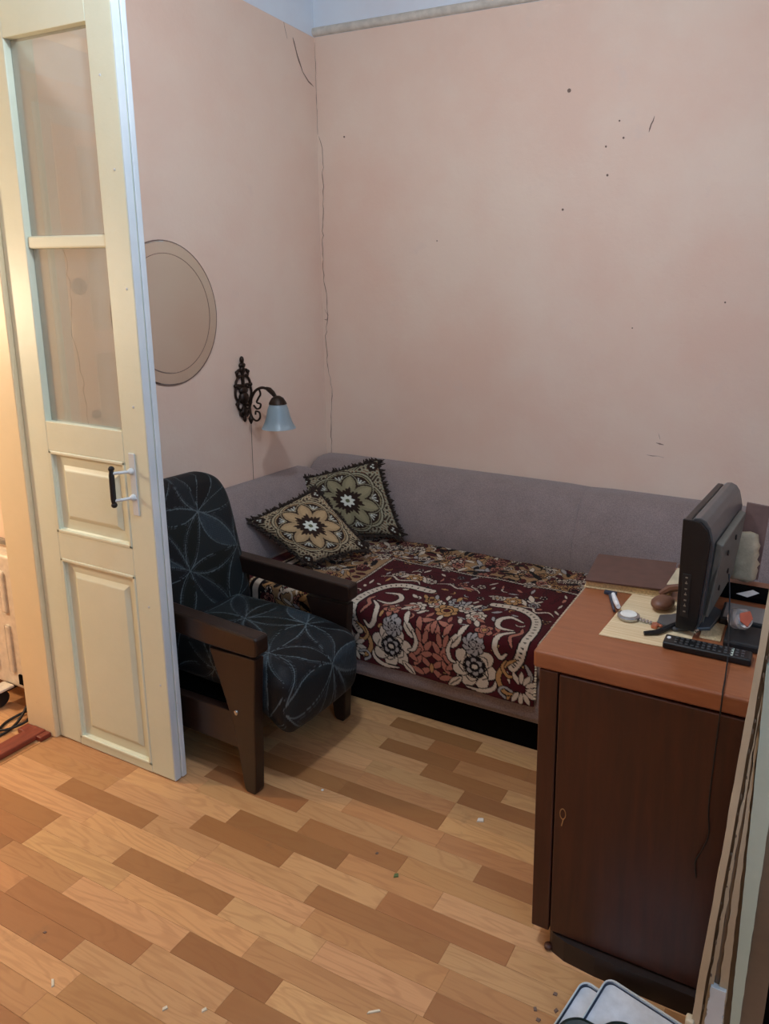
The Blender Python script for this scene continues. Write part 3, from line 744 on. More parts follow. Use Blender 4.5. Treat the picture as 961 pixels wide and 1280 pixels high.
    tag(o, 'maroon floral woven blanket with cream and ochre pattern spread over the sofa seat', 'blanket')
    # tiny cream stitches down the right edge
    b = B()
    for v in np.arange(.03, .93, .011):
        k = min(int(v/.955*nv), nv-1); y, z, ny, nz = prof[k]; b.box(-.777, -.768, y-.002, y+.003, z-.002, z+.004)
    e = b.make('edge_stitching', 'crumb', o); stuff(e)
    return o
make_blanket()

# ------------------------------------------------------------------ pillows
def pillow_cols(x, y, seed, warm):
    r = np.hypot(x, y); th = np.arctan2(y, x); n = len(x)
    TAN_ = np.array(lin((168, 152, 122) if warm else (148, 142, 118))); DK = np.array(lin((46, 30, 22))); OL = np.array(lin((132, 122, 94) if not warm else (164, 136, 100))); WH = np.array(lin((214, 214, 200))); GR = np.array(lin((96, 98, 66)))
    C = np.tile(TAN_, (n, 1))
    # busy little border pattern
    s = np.sin(x*34+2.1*np.sin(y*17))*np.sin(y*34+2.1*np.sin(x*15+seed)); C[s > .25] = DK*1.6; C[s < -.7] = np.array(lin((120, 80, 56)))
    out = .80+.075*np.abs(np.cos(4*th))
    q = r/out
    C[q < 1.08] = DK; C[q < 1.045] = TAN_; C[q < .99] = DK; C[q < .965] = OL*1.1; C[q < .93] = DK
    # light sprigs between the petals
    t8 = (th+PI/8+2*PI) % (PI/4)-PI/8
    yy = r*np.sin(t8); xx = r*np.cos(t8)
    for k in (-.5, 0, .5):
        m = (np.abs(xx-.66-.02*abs(k)) < .075) & (np.abs(yy-k*(xx-.56)*.95) < .016); C[m] = WH*.75
    # arcs round the petals
    t = (th+2*PI) % (PI/4)-PI/8; px = r*np.cos(t); py = r*np.sin(t)
    def lf(cx, a, b): return (np.abs(px-cx) < a) & (np.abs(py) < b*np.clip(1-((px-cx)/a)**2, 0, 1)**.75)
    C[lf(.46, .36, .25)] = DK; C[lf(.46, .345, .235)] = TAN_; C[lf(.46, .325, .215)] = DK; C[lf(.46, .29, .165)] = OL
    C[lf(.50, .22, .085)] = OL*1.25
    burst = .24+.17*np.abs(np.cos(4*th+PI/2+0))**2
    C[r < burst+.04*np.sin(24*th)] = DK
    C[r < .30+.03*np.cos(16*th)] = DK
    C[r < .155+.03*np.cos(8*th)] = WH; C[r < .045] = GR; C[(r < .06) & (r > .045)] = DK
    # corners
    for sx in (-1, 1):
        for sy in (-1, 1):
            d = np.hypot(x-sx*.86, y-sy*.86); C[d < .14] = DK
            for a in range(3):
                dd = np.hypot(x-sx*(.86-.03*math.cos(a*2.1)), y-sy*(.86-.05*math.sin(a*2.1))); C[dd < .025] = WH*.8
    return C
def pillow(corners, thick, label, seed, warm):
    TL_, TR_, BR_, BL_ = [np.array(p, float) for p in corners]
    n = 118; a = np.linspace(-1, 1, n); X, Y = np.meshgrid(a, a[::-1]); x = X.ravel(); y = Y.ravel()
    nrm = np.cross(TR_-TL_, BL_-TL_); nrm /= np.linalg.norm(nrm); nrm = -nrm if nrm[1] > 0 else nrm
    pin = 1-.055*(1-np.abs(y)**2.5)*np.abs(x)**6; pin2 = 1-.055*(1-np.abs(x)**2.5)*np.abs(y)**6
    xs = x*pin; ys = y*pin2; uu = (xs+1)/2; vv = (1-ys)/2
    base = (TL_*((1-uu)*(1-vv))[:, None]+TR_*(uu*(1-vv))[:, None]+BR_*(uu*vv)[:, None]+BL_*((1-uu)*vv)[:, None])
    puff = (np.clip(1-x**2, 0, 1)*np.clip(1-y**2, 0, 1))**.42
    puff = puff+.02*np.sin(x*9+seed)*np.sin(y*7)*puff
    cen = (TL_+TR_+BR_+BL_)/4
    V1 = base+nrm*(puff*thick)[:, None]; V2 = base-nrm*(puff*thick*.75)[:, None]
    C = pillow_cols(x, y, seed, warm); idx = (np.arange(n-1)[:, None]*n+np.arange(n-1)[None, :]).ravel()
    F1 = np.stack([idx, idx+n, idx+n+1, idx+1], 1)
    rim = np.concatenate([V1-cen, V2-cen]); N = n*n
    F = np.concatenate([F1, F1[:, ::-1]+N])
    me = npmesh('cushion_cover', rim, F.tolist(), np.concatenate([C, np.tile(np.array(lin((60, 42, 32))), (N, 1))]))
    bm = bmesh.new(); bm.from_mesh(me); bmesh.ops.remove_doubles(bm, verts=[v for v in bm.verts if v.is_boundary], dist=1e-5); bm.to_mesh(me); bm.free()
    root = tag(empty('cushion', tuple(cen)), label, 'cushion')
    link('cover', me, 'pillow', root, True)
    b = B(); R = random.Random(seed)
    def bl(xx, yy):
        u_, v_ = (xx+1)/2, (1-yy)/2; return TL_*(1-u_)*(1-v_)+TR_*u_*(1-v_)+BR_*u_*v_+BL_*(1-u_)*v_
    for side in range(4):
        for k in range(125):
            t = -1+2*k/125+R.uniform(0, .02); ind = .055*(1-abs(t)**2.5)
            p = {0: (t, 1-ind), 1: (1-ind, t), 2: (t, -1+ind), 3: (-1+ind, t)}[side]
            o = {0: (0, 1), 1: (1, 0), 2: (0, -1), 3: (-1, 0)}[side]
            L = R.uniform(.04, .11)*(1.5 if abs(t) > .85 else 1)
            q0 = bl(*p)-cen; q1 = bl(p[0]+o[0]*L+R.uniform(-.05, .05), p[1]+o[1]*L+R.uniform(-.05, .05))-cen+nrm*R.uniform(-.012, .018)
            b.tube([tuple(q0), tuple((q0+q1)/2+nrm*.004), tuple(q1)], [.004, .0045, .002], 4, False)
    stuff(b.make('fringe', 'fringe', root))
    return root
pillow([(-2.305, 2.687, .69), (-1.922, 2.82, .808), (-1.730, 2.73, .470), (-2.06, 2.62, .455)], .055, 'brown and cream flower-patterned square cushion, the rear right one propped in the sofa corner', 3, False)
pillow([(-2.200, 2.235, .62), (-2.035, 2.488, .726), (-1.745, 2.473, .490), (-1.921, 2.273, .455)], .055, 'warmer tan flower-patterned fringed cushion lying in front, nearer to the armchair', 8, True)

# ------------------------------------------------------------------ armchair
CH = (-1.544, 1.525, 0)
chair = tag(empty('armchair', CH, math.radians(-2)), 'low armchair with dark wooden arms and black petal-patterned cushions beside the door', 'armchair')
def cp(b, name, mat, smooth=False): return b.make(name, mat, chair, smooth)
W = .455
for yy in (0, W):
    s = 1 if yy == 0 else -1
    y0, y1 = (yy-.018, yy+.020) if yy == 0 else (yy-.020, yy+.018)
    # front leg: broad at the arm, tapering down
    cp(B().prism([(-.150, .485), (-.120, .40), (-.068, .25), (-.046, .14), (-.028, .012), (-.018, 0), (.014, 0), (.022, .012), (.030, .14), (.034, .30), (.050, .49)], 'y', y0, y1, .004), 'front_leg', 'chairwood')
    cp(B().prism([(-.66, 0), (-.62, 0), (-.50, .30), (-.47, .50), (-.55, .50), (-.57, .30)], 'y', y0, y1, .004), 'rear_leg', 'chairwood')
    a0, a1 = (-.026, .028) if yy == 0 else (W-.028, W+.026)
    cp(B().prism([(-.60, .530), (-.42, .512), (-.15, .498), (.040, .500), (.058, .504), (.066, .515), (.066, .560), (.060, .568), (-.60, .588)], 'y', a0, a1, .007), 'armrest', 'chairwood')
    cp(B().prism([(-.56, .150), (-.045, .150), (-.045, .278), (-.56, .262)], 'y', y0+.004, y1-.004, .003), 'side_rail', 'chairwood')
    cp(B().lathe([(.009, 0), (.008, -.004), (.003, -.006)], (-.044, y0 if yy == 0 else y1+.004, .283), 10, 'y'), 'bolt', 'metal')
cp(B().box(-.06, -.035, .02, W-.02, .17, .25, .004), 'front_rail', 'chairwood')
cp(B().box(-.56, -.06, .022, W-.022, .205, .275, .003), 'seat_shade_board', 'dark')  # black board added to darken the space under the seat and block light
cp(B().box(-.56, -.53, .02, W-.02, .17, .25, .004), 'back_rail', 'chairwood')
cp(B().prism([(-.56, .27), (-.53, .27), (-.69, .84), (-.72, .84)], 'y', .02, W-.02, .004), 'back_frame', 'chairwood')
def petal_cols(u, v, s=.235):
    """leaf lattice made by circles on a hexagonal grid"""
    n = len(u); C = np.tile(np.array(lin((14, 17, 19))), (n, 1))
    h = s*math.sqrt(3)/2; cnt = np.zeros(n, int); mind = np.full(n, 9.); key = np.zeros(n)
    u0_ = u; u = u+.030*np.sin(v*9+.7)+.012*np.sin(u*19); v = v+.030*np.sin(u0_*8+1.2)
    for j in range(-9, 10):
        for i in range(-9, 10):
            cx, cy = (i+.5*(j % 2))*s, j*h
            d = np.hypot(u-cx, v-cy); ins = d < s; cnt += ins; key += ins*((i*7.13+j*3.7) % 2.9); mind = np.minimum(mind, np.abs(d-s))
    R2 = (np.sin(key*12.9898+cnt*4.1)*43758.5453) % 1
    cols = np.array([lin((8, 10, 13)), lin((20, 27, 30)), lin((10, 14, 18)), lin((24, 31, 33)), lin((14, 20, 18)), lin((16, 22, 26)), lin((9, 11, 15)), lin((34, 44, 50))])
    C = cols[(R2*8).astype(int) % 8]
    hatch = (np.sin((u+v)*2*PI/.009) > .3) & (R2 > .62); C[hatch] = C[hatch]*1.8
    wv = .0009+.0012*(np.sin(u*23+v*31)*.5+.5); C[mind < wv] = np.array(lin((84, 96, 100)))
    C[(mind < .008) & (mind >= .0062) & (R2 > .5)] = np.array(lin((52, 60, 64)))
    return C
def seat_cushion():
    V, F, flat = rbox((.66, W-.055, .15), .06, .0032, (.015, .0, .018))
    x = V[:, 0].copy(); t = np.clip((x-.02)/.31, 0, 1)
    V[:, 2] -= .03*t**2
    V[:, 2] = np.where(V[:, 2] < 0, V[:, 2]*(1+1.05*t**1.5), V[:, 2])   # the front roll hangs lower
    fl = flat.copy()
    u = np.where(fl[:, 2] > -.06, fl[:, 1], fl[:, 1]); v = fl[:, 0]-(fl[:, 2]-.075)*(fl[:, 0] > .32)-(fl[:, 2]-.075)*0
    side = np.abs(fl[:, 1]) > (W-.055)/2-.001; u = np.where(side, fl[:, 1]+np.sign(fl[:, 1])*(.075-fl[:, 2]), u)
    me = npmesh('seat_cushion', V+np.array([-.21, W/2, .372]), F, petal_cols(u, v))
    return link('seat_cushion', me, 'chaircloth', chair, True)
seat_cushion()
def back_cushion():
    V, F, flat = rbox((.13, .47, .58), .055, .0032, (.02, 0, 0))
    # rounded top corners
    z = V[:, 2]; k = np.clip((z-.10)/.19, 0, 1); V[:, 1] *= np.sqrt(np.clip(1-.62*k**3.0, .05, 1)); V[:, 0] *= (1-.15*k)
    me = npmesh('back_cushion', V, F, petal_cols(flat[:, 1]+.04, flat[:, 2]+.03))
    o = link('back_cushion', me, 'chaircloth', chair, True)
    o.matrix_local = Matrix.Translation((-.565, W/2+.015, .645)) @ Matrix.Rotation(math.radians(-13), 4, 'Y')
    return o
back_cushion()

# ------------------------------------------------------------------ wall lamp
LY, LZ = 2.45, 1.17
wlamp = tag(empty('wall_lamp', (XL, LY, LZ)), 'ornate dark bronze wall lamp with a frosted bell shade beside the mirror', 'wall lamp')
def lp(b, name, mat, smooth=True): return rel(b.make(name, mat, wlamp, smooth), (XL, LY, LZ))
b = B(); xw = XL+.010
b.tube([(xw, LY, 1.04), (xw, LY, 1.30)], .008, 8)
b.ball((xw, LY, 1.308), .013, .8, .8, 1.3).ball((xw, LY, 1.283), .018, .6, 1.1, .7).ball((xw, LY, 1.265), .014, .7, 1, 1)
b.ball((xw, LY, 1.035), .010, .8, 1, 2.0).ball((xw, LY, 1.065), .018, .6, 1.2, 1).ball((xw, LY, 1.13), .026, .7, 1.1, 1.2).ball((xw, LY, 1.165), .022, .6, 1.2, .9)
for s in (-1, 1):
    def sc(pts, r=.006): b.tube([(xw, LY+s*p[0], p[1]) for p in smooth(pts)], r, 6)
    sc([(0, 1.245), (.020, 1.262), (.034, 1.25), (.030, 1.232), (.018, 1.236)]); sc([(.004, 1.235), (.03, 1.225), (.044, 1.20), (.036, 1.178), (.014, 1.182)])
    sc([(.004, 1.19), (.038, 1.19), (.050, 1.155), (.040, 1.125), (.012, 1.13)]); sc([(.006, 1.13), (.034, 1.115), (.036, 1.085), (.018, 1.075), (.004, 1.09)])
    sc([(.0, 1.06), (.018, 1.07), (.026, 1.055), (.012, 1.042)]); b.ball((xw, LY+s*.034, 1.252), .009).ball((xw, LY+s*.046, 1.19), .010).ball((xw, LY+s*.040, 1.105), .010)
lp(b, 'backplate', 'iron')
b = B()
arc = smooth([(XL+.012, 1.10), (XL+.045, 1.100), (XL+.058, 1.135), (XL+.085, 1.170), (XL+.125, 1.186), (XL+.165, 1.178), (XL+.192, 1.160), (XL+.205, 1.143)])
b.tube([(p[0], LY, p[1]) for p in arc], [.0065]*len(arc), 8)
b.tube([(XL+.148, LY, 1.186), (XL+.165, LY, 1.180), (XL+.185, LY, 1.166), (XL+.200, LY, 1.15)], [.007, .012, .011, .008], 8)
for pts, r in (([(XL+.045, 1.100), (XL+.048, 1.060), (XL+.062, 1.035), (XL+.085, 1.028), (XL+.103, 1.045), (XL+.100, 1.068), (XL+.080, 1.072), (XL+.076, 1.056)], .0045),
               ([(XL+.105, 1.178), (XL+.112, 1.155), (XL+.098, 1.135), (XL+.088, 1.115), (XL+.110, 1.108), (XL+.104, 1.09), (XL+.085, 1.085), (XL+.068, 1.10)], .0045),
               ([(XL+.05, 1.06), (XL+.043, 1.04), (XL+.05, 1.025)], .004)):
    q = smooth(pts); b.tube([(p[0], LY, p[1]) for p in q], r, 6)
lp(b, 'scroll_arm', 'iron')
lp(B().lathe([(.003, -.02), (.009, -.008), (.012, .004), (.008, .014), (.004, .02)], (XL+.047, LY, 1.03), 10), 'pull_finial', 'iron')
lp(B().tube([(XL+.047, LY, 1.012), (XL+.045, LY, .90), (XL+.043, LY, .738)], .0012, 5), 'pull_cord', 'frame_brown')
lp(B().lathe([(.010, .150), (.026, .140), (.038, .120), (.040, .112), (.034, .112), (.010, .128)], (XL+.212, LY, 1.005), 20), 'shade_cap', 'iron')
prof = [(.028, .122), (.037, .112), (.046, .088), (.052, .058), (.061, .028), (.073, .004), (.076, 0)]
pro2 = [(r-.003, z) for r, z in prof[::-1]]
lp(B().lathe(prof+pro2, (XL+.212, LY, 1.005), 28, close=False), 'lamp_shade', 'shade')
# ------------------------------------------------------------------ round mirror
mr = tag(empty('mirror', (XL, 2.070, 1.522)), 'large oval mirror with a wide pale rim, half hidden behind the open door', 'mirror')
rel(B().lathe([(.289, 0), (.290, .004), (.286, .007), (.243, .0085)], (XL, 2.070, 1.522), 72, 'x').make('bevelled_rim', 'mirror', mr), (XL, 2.070, 1.522))
rel(B().lathe([(.2405, .003), (.2405, .0088), (.238, .0092)], (XL, 2.070, 1.522), 72, 'x').make('mirror_glass', 'mirror', mr), (XL, 2.070, 1.522))
rel(B().lathe([(.294, .0), (.294, .003), (.288, .0035)], (XL+.0005, 2.070, 1.522), 72, 'x', True).make('backing', 'mark', mr), (XL, 2.070, 1.522))
b = B()
c_ = [(XL+.0088, 2.070+.2418*math.cos(i*2*PI/72), 1.522+.2418*math.sin(i*2*PI/72)) for i in range(73)]
b.tube(c_, .0012, 5, False); rel(b.make('bevel_line', 'mark', mr), (XL, 2.070, 1.522))

for ch in mr.children: ch.data.transform(Matrix.Diagonal((1, .865, 1, 1)))

# ------------------------------------------------------------------ desk cabinet
DX0, DX1 = -.512, .42
desk = tag(empty('desk_cabinet', (-.05, 1.7, 0)), 'dark red-brown veneered desk cabinet with an orange-brown top at the right', 'cabinet')
def kp(b, name, mat, smooth=False, parent=None): return rel(b.make(name, mat, parent or desk, smooth), (-.05, 1.7, 0))
kp(B().box(DX0, DX1, 1.415, 2.055, .058, .768, .003), 'body', 'deskbody')
kp(B().box(-.528, DX1+.02, 1.396, 2.060, .768, .812, .007, 3), 'top', 'desktop')
kp(B().box(DX0, -.466, 1.397, 1.416, .058, .767, .003), 'side_post', 'deskbody')
dr = kp(B().box(-.462, .36, 1.396, 1.414, .062, .764, .003), 'door', 'deskbody')
esc = B()
esc.tube([(-.440+.006*math.cos(t*PI/6)*1.2, 1.395, .405+.014*math.sin(t*PI/6)) for t in range(13)], .0012, 5, False)
esc.tube([(-.438, 1.395, .392), (-.442, 1.395, .372)], .0012, 5)
kp(esc, 'keyhole_escutcheon', 'brass', parent=dr)
pl = [(-.466, 2.03), (-.466, 1.412), (-.455, 1.398), (-.42, 1.386), (-.34, 1.379), (.2, 1.379), (.34, 1.385), (.40, 1.40), (.40, 2.03)]
kp(B().prism(pl, 'z', 0, .058), 'plinth', 'deskdark')
kp(B().ball((-.466, 1.402, .008), .012, 1, 1, .66, 10), 'foot', 'deskbody')

ZD = .812
# placemat
mat_ = B().prism([(-.41, 1.532), (-.271, 1.538), (-.20, 1.545), (-.20, 1.83), (-.274, 1.816), (-.392, 1.809)], 'z', ZD+.0005, ZD+.0025).make('placemat', 'straw')
tag(mat_, 'pale straw placemat lying on the orange-brown desk top', 'placemat')
# album
al = tag(empty('photo_album', (-.42, 1.90, ZD)), 'large thin dark brown album with cream page edges at the back of the desk', 'book')
AM = Matrix.Translation((-.42, 1.90, ZD+.0005)) @ Matrix.Rotation(math.radians(6), 4, 'Z')
B().box(-.115, .115, -.095, .11, .0035, .019).make('pages', 'pages', al).data.transform(AM)
B().box(-.120, .120, -.10, .115, 0, .0035, .001).make('back_cover', 'pages', al).data.transform(AM)
b = B(); b.prism([(-.118, .0195), (-.118, .0235), (.120, .0285), (.120, .0245)], 'y', -.10, .115)
b.make('front_cover', 'brown', al).data.transform(AM)
for ch in al.children: ch.data.transform(Matrix.Translation((.42, -1.90, -ZD)))
# safety razor / white handled brush
rz = tag(empty('razor', (-.42, 1.73, ZD)), 'white-handled razor with a dark head leaning beside the placemat', 'razor')
b = B().tube([(-.438, 1.768, ZD+.006), (-.42, 1.725, ZD+.008), (-.398, 1.668, ZD+.020)], [.006, .0075, .006], 8)
rel(b.make('handle', 'whiteplastic', rz, True), (-.42, 1.73, ZD))
rel(B().box(-.465, -.430, 1.768, 1.782, ZD+.001, ZD+.010, .002).make('head', 'navy', rz), (-.42, 1.73, ZD))
rel(B().tube([(-.446, 1.762, ZD+.006), (-.430, 1.722, ZD+.0035), (-.408, 1.668, ZD+.006)], .0038, 6).make('grip_underside', 'navy', rz), (-.42, 1.73, ZD))
# wristwatch
wt = tag(empty('wristwatch', (-.362, 1.648, ZD)), 'round silver wristwatch with a copper-coloured clasp on the placemat', 'watch')
rel(B().lathe([(.026, 0), (.029, .003), (.029, .008), (.025, .010), (.022, .011), (.004, .012)], (-.366, 1.650, ZD+.003), 24).make('case', 'metal', wt, True), (-.362, 1.648, ZD))
b = B()
for i in range(5): b.box(-.338+i*.009, -.331+i*.009, 1.640-i*.002, 1.655-i*.002, ZD+.003, ZD+.009, .0015)
rel(B().lathe([(.003, 0), (.021, 0), (.021, .0012), (.003, .0014)], (-.366, 1.650, ZD+.0142), 20).make('dial', 'paper', wt), (-.362, 1.648, ZD))
rel(b.make('strap_links', 'metal', wt), (-.362, 1.648, ZD)); rel(B().box(-.302, -.286, 1.618, 1.640, ZD+.003, ZD+.012, .003).box(-.296, -.276, 1.632, 1.650, ZD+.003, ZD+.010, .003).make('clasp', 'copper', wt), (-.362, 1.648, ZD))
pen = tag(B().tube([(-.285, 1.655, ZD+.0075), (-.235, 1.685, ZD+.0075)], .0045, 8).make('pen', 'metal', None, True), 'short silver pen beside the watch, half behind the television', 'pen')
# brown pouch (glasses case)
po = tag(empty('leather_pouch', (-.29, 1.76, ZD)), 'brown leather pouch with a strap lying behind the watch', 'pouch')
rel(B().ball((-.298, 1.745, ZD+.020), .034, .85, 1.15, .50, 16, Matrix.Rotation(math.radians(-18), 4, 'Z')).make('body', 'leather', po, True), (-.29, 1.76, ZD))
rel(B().tube([(-.315, 1.79, ZD+.022), (-.290, 1.80, ZD+.040), (-.262, 1.80, ZD+.048), (-.235, 1.79, ZD+.05)], [.008, .011, .011, .008], 8).make('strap', 'leather', po, True), (-.29, 1.76, ZD))
fo = tag(B().prism([(-.305, 1.858), (-.262, 1.866), (-.235, 1.98), (-.262, 1.985)], 'z', ZD+.030, ZD+.033).xf(Matrix.Translation((0, 0, .0))).make('folded_paper', 'cream'), 'creased cream paper sheet tucked behind the television', 'paper')
fo.data.transform(Matrix.Translation((.28, -1.9, -ZD-.03))); fo.data.transform(Matrix.Rotation(math.radians(38), 4, 'X')); fo.location = (-.280, 1.86, ZD+.062)
cl = tag(B().box(-.268, -.262, 1.875, 1.925, ZD+.085, ZD+.098, .002).box(-.285, -.262, 1.87, 1.88, ZD+.072, ZD+.084, .002).make('hair_clip', 'folder'), 'small brown and white clip behind the television edge', 'clip')

# ------------------------------------------------------------------ television
tv = tag(empty('television', (-.20, 1.80, ZD)), 'small black flat television standing edge-on on the desk', 'television')
TM_ = Matrix.Translation((-.243, 1.625, 0)) @ Matrix.Rotation(math.radians(-4.5), 4, 'Z')
def tp(b, name, mat, smooth=False, parent=None):
    b.xf(TM_); return rel(b.make(name, mat, parent or tv, smooth), (-.20, 1.80, ZD))
LT = .39; z0, z1 = .828, 1.112
# front bezel (screen faces -x), rounded-top housing, narrower back
tp(B().box(0, .018, 0, LT, z0, z1-.006, .004), 'bezel', 'black')
tp(B().box(-.0015, .001, .022, LT-.022, z0+.03, z1-.03), 'screen', M['tvgrey'])
hp_ = [(.018, z0+.006), (.018, z1-.008), (.026, z1), (.040, z1+.002), (.054, z1-.004), (.064, z1-.018), (.070, z1-.040), (.074, z1-.060), (.058, z0+.02), (.05, z0+.006)]
tp(B().prism(hp_, 'y', .004, LT-.004, .002), 'housing', 'tvgrey')
tp(B().prism([(.050, z0+.03), (.058, z0+.02), (.0745, z1-.060), (.092, z1-.065), (.088, z1-.11), (.070, z0+.03)], 'y', .030, LT-.05, .003), 'back_cover', 'tvback')
# side face in black with button column
tp(B().prism([(.0, z0), (.0, z1-.004), (.026, z1-.004), (.042, z1-.006), (.060, z1-.024), (.068, z1-.055), (.052, z0+.02), (.046, z0)], 'y', -.004, .006, .002), 'side_panel', 'black')
bt = B().box(.010, .030, -.0065, -.004, z0+.035, z0+.145, .001); bt = tp(bt, 'button_strip', 'rubber')
b = B()
for i in range(7):
    z = z0+.048+i*.0145
    b.box(.017, .0225, -.0075, -.0062, z, z+.003)
    if i % 2: b.box(.019, .0205, -.0075, -.0062, z+.003, z+.007)
tp(b, 'button_symbols', M['grey'], parent=bt)
for (yy, zz) in ((.10, z1-.105), (.20, z1-.095), (.10, z1-.20), (.20, z1-.19)): tp(B().lathe([(.007, 0), (.007, .003), (.003, .0035)], (.0915-.0255*max(0, (z1-.11-zz))/.17*1.1, yy, zz), 10, 'x'), 'screw_hole', 'rubber')
tp(B().box(.012, .045, .10, .20, ZD+.012, z0+.03, .003), 'neck', 'rubber')
tp(B().prism([(-.055, .055), (-.05, .012), (.0, .0), (.075, .05), (.085, .16), (.03, .20), (-.010, .10), (-.03, .075)], 'z', ZD+.004, ZD+.013, .002), 'base_plate', 'tvgrey')
tp(B().tube([(-.062, -.055, ZD+.0085), (-.035, -.035, ZD+.009), (.0, .03, ZD+.013)], [.005, .007, .007], 8), 'foot_bar', 'black', True)
tp(B().lathe([(.006, 0), (.006, -.006), (.002, -.007)], (.052, .0, z0+.004), 10, 'y'), 'side_knob', 'metal')
# cables
cb = tag(B().tube(smooth([(-.135, 1.70, .96), (-.128, 1.68, .92), (-.118, 1.62, .85), (-.108, 1.52, .824), (-.104, 1.44, .819), (-.103, 1.40, .818), (-.1025, 1.388, .80), (-.106, 1.386, .70), (-.110, 1.386, .55), (-.105, 1.388, .48), (-.118, 1.389, .43), (-.128, 1.390, .40), (-.124, 1.39, .36)]), .0018, 6).make('power_cable', 'rubber', None, True), 'thin black cable from the television hanging over the desk front', 'cable')
# remote control
rm = tag(empty('remote_control', (-.16, 1.555, ZD)), 'long black remote control in front of the television', 'remote control')
def rp(b, name, mat): return rel(b.make(name, mat, rm), (-.16, 1.555, ZD))
rp(B().box(-.257, -.058, 1.534, 1.580, ZD+.0005, ZD+.018, .005, 3), 'case', 'black')
b = B()
for i in range(13):
    for j in range(3):
        if i in (3, 8) and j == 1: continue
        b.box(-.232+i*.0125, -.225+i*.0125, 1.541+j*.0125, 1.547+j*.0125, ZD+.0178, ZD+.0195, .0006)
stuff(rp(b, 'keys', 'tvgrey'))
rp(B().lathe([(.005, 0), (.0045, .002), (.002, .0024)], (-.246, 1.560, ZD+.0178), 12), 'power_button', 'whiteplastic')
rp(B().box(-.104, -.099, 1.538, 1.574, ZD+.0178, ZD+.0186), 'pale_stripe', 'frame_mint')
# things right of the television
st = tag(empty('black_box', (-.10, 1.77, ZD)), 'black box with a dull grey lid beside the television', 'box')
rel(B().box(-.150, -.02, 1.722, 1.826, ZD+.0005, ZD+.020, .003).make('case', 'rubber', st), (-.10, 1.77, ZD))
rel(B().box(-.143, -.026, 1.729, 1.820, ZD+.020, ZD+.0215).make('lid_panel', 'greyscreen', st), (-.10, 1.77, ZD))
tr = tag(B().box(-.175, .02, 1.895, 1.985, ZD+.0005, ZD+.014, .003).make('notebook', 'dark'), 'flat black notebook at the back of the desk right of the television', 'notebook')
pp = tag(B().prism([(-.128, 1.905), (-.098, 1.893), (-.070, 1.935), (-.088, 1.95)], 'z', ZD+.0145, ZD+.0152).make('paper_slip', 'paper'), 'small white paper slip on the black notebook', 'paper')
jr = tag(empty('plastic_jar', (-.09, 1.67, ZD)), 'clear plastic jar lying on its side with an orange-red lid', 'jar')
JM = Matrix.Translation((-.098, 1.672, ZD+.049)) @ Matrix.Rotation(math.radians(40), 4, 'Z') @ Matrix.Rotation(math.radians(68), 4, 'X')
o = B().lathe([(.003, -.026), (.020, -.025), (.0245, -.018), (.0245, .016), (.020, .022), (.003, .022)], (0, 0, 0), 20).xf(JM).make('body', 'jarglass', jr, True); rel(o, (-.09, 1.67, ZD))
o = B().prism([(-.014, .016), (.014, .018), (.018, .0), (0, -.018), (-.017, -.002)], 'z', .022, .026, .001).xf(JM).make('lid', 'orange', jr); rel(o, (-.09, 1.67, ZD))
bx = tag(B().box(-.128, -.04, 1.600, 1.705, ZD+.0005, ZD+.021, .006).make('wallet', 'rubber'), 'black wallet under the clear jar', 'wallet')
tag(B().box(-.185, -.135, 1.625, 1.72, ZD+.0005, ZD+.004, .001).make('card_scrap', 'pages'), 'yellowish card between the television and the black wallet', 'card')
fd = B().box(-.155, -.09, -.004, .004, 0, .225, .002).make('folder', 'folder'); fd.location = (.008, 2.054, ZD+.001); fd.rotation_euler = (math.radians(-1), math.radians(4), 0)
tag(fd, 'dusky brown card folder standing behind the television', 'folder')
V, F, _ = rbox((.070, .026, .15), .012, .012, (.006, .006, 0)); V = V+RNG.normal(0, .0022, V.shape)
bg = link('plastic_bag', npmesh('plastic_bag', V+np.array([-.125, 2.033, ZD+.079]), F), 'cream', None, True); tag(bg, 'crumpled cream bag standing between the television and the folder', 'bag')

# ------------------------------------------------------------------ things on the floor
def tray(name, c, ang, w_, d_, z, label):
    root = tag(empty(name, (c[0], c[1], z), math.radians(ang)), label, 'tray')
    r = .022; P = []
    for (cx, cy, a0) in ((w_/2-r, d_/2-r, 0), (-w_/2+r, d_/2-r, 90), (-w_/2+r, -d_/2+r, 180), (w_/2-r, -d_/2+r, 270)):
        for k in range(7): a = math.radians(a0+k*15); P.append((cx+r*math.cos(a), cy+r*math.sin(a)))
    B().prism(P, 'z', .001, .007).make('base', 'white', root)
    b = B(); ring = [(p[0], p[1], .008) for p in P]; b.tube(ring+[ring[0], ring[1]], .0042, 8, False); b.make('rim', 'navy', root, True)
    b = B(); ring = [(p[0]*1.012, p[1]*1.012, .0125) for p in P]; b.tube(ring+[ring[0], ring[1]], .0022, 6, False); b.make('rim_edge', 'frame_white', root, True)
    return root
tray('enamel_tray', (-.318, 1.208), -12, .135, .26, .0005, 'white enamel tray with a chipped dark rim, the lower left one on the floor')
tray('enamel_tray', (-.222, 1.226), -12, .215, .24, .017, 'white enamel tray with a dark rim overlapping the lower one by the cabinet')
sl = B()
sl.tube(smooth([(-.365, 1.19, .036), (-.352, 1.212, .040), (-.325, 1.226, .042), (-.285, 1.228, .040), (-.255, 1.250, .042), (-.225, 1.256, .042), (-.20, 1.230, .040)]), .011, 8)
tag(sl.make('rubber_hose', 'darkgreen', None, True), 'dark green rubber hose lying across the white trays', 'hose')
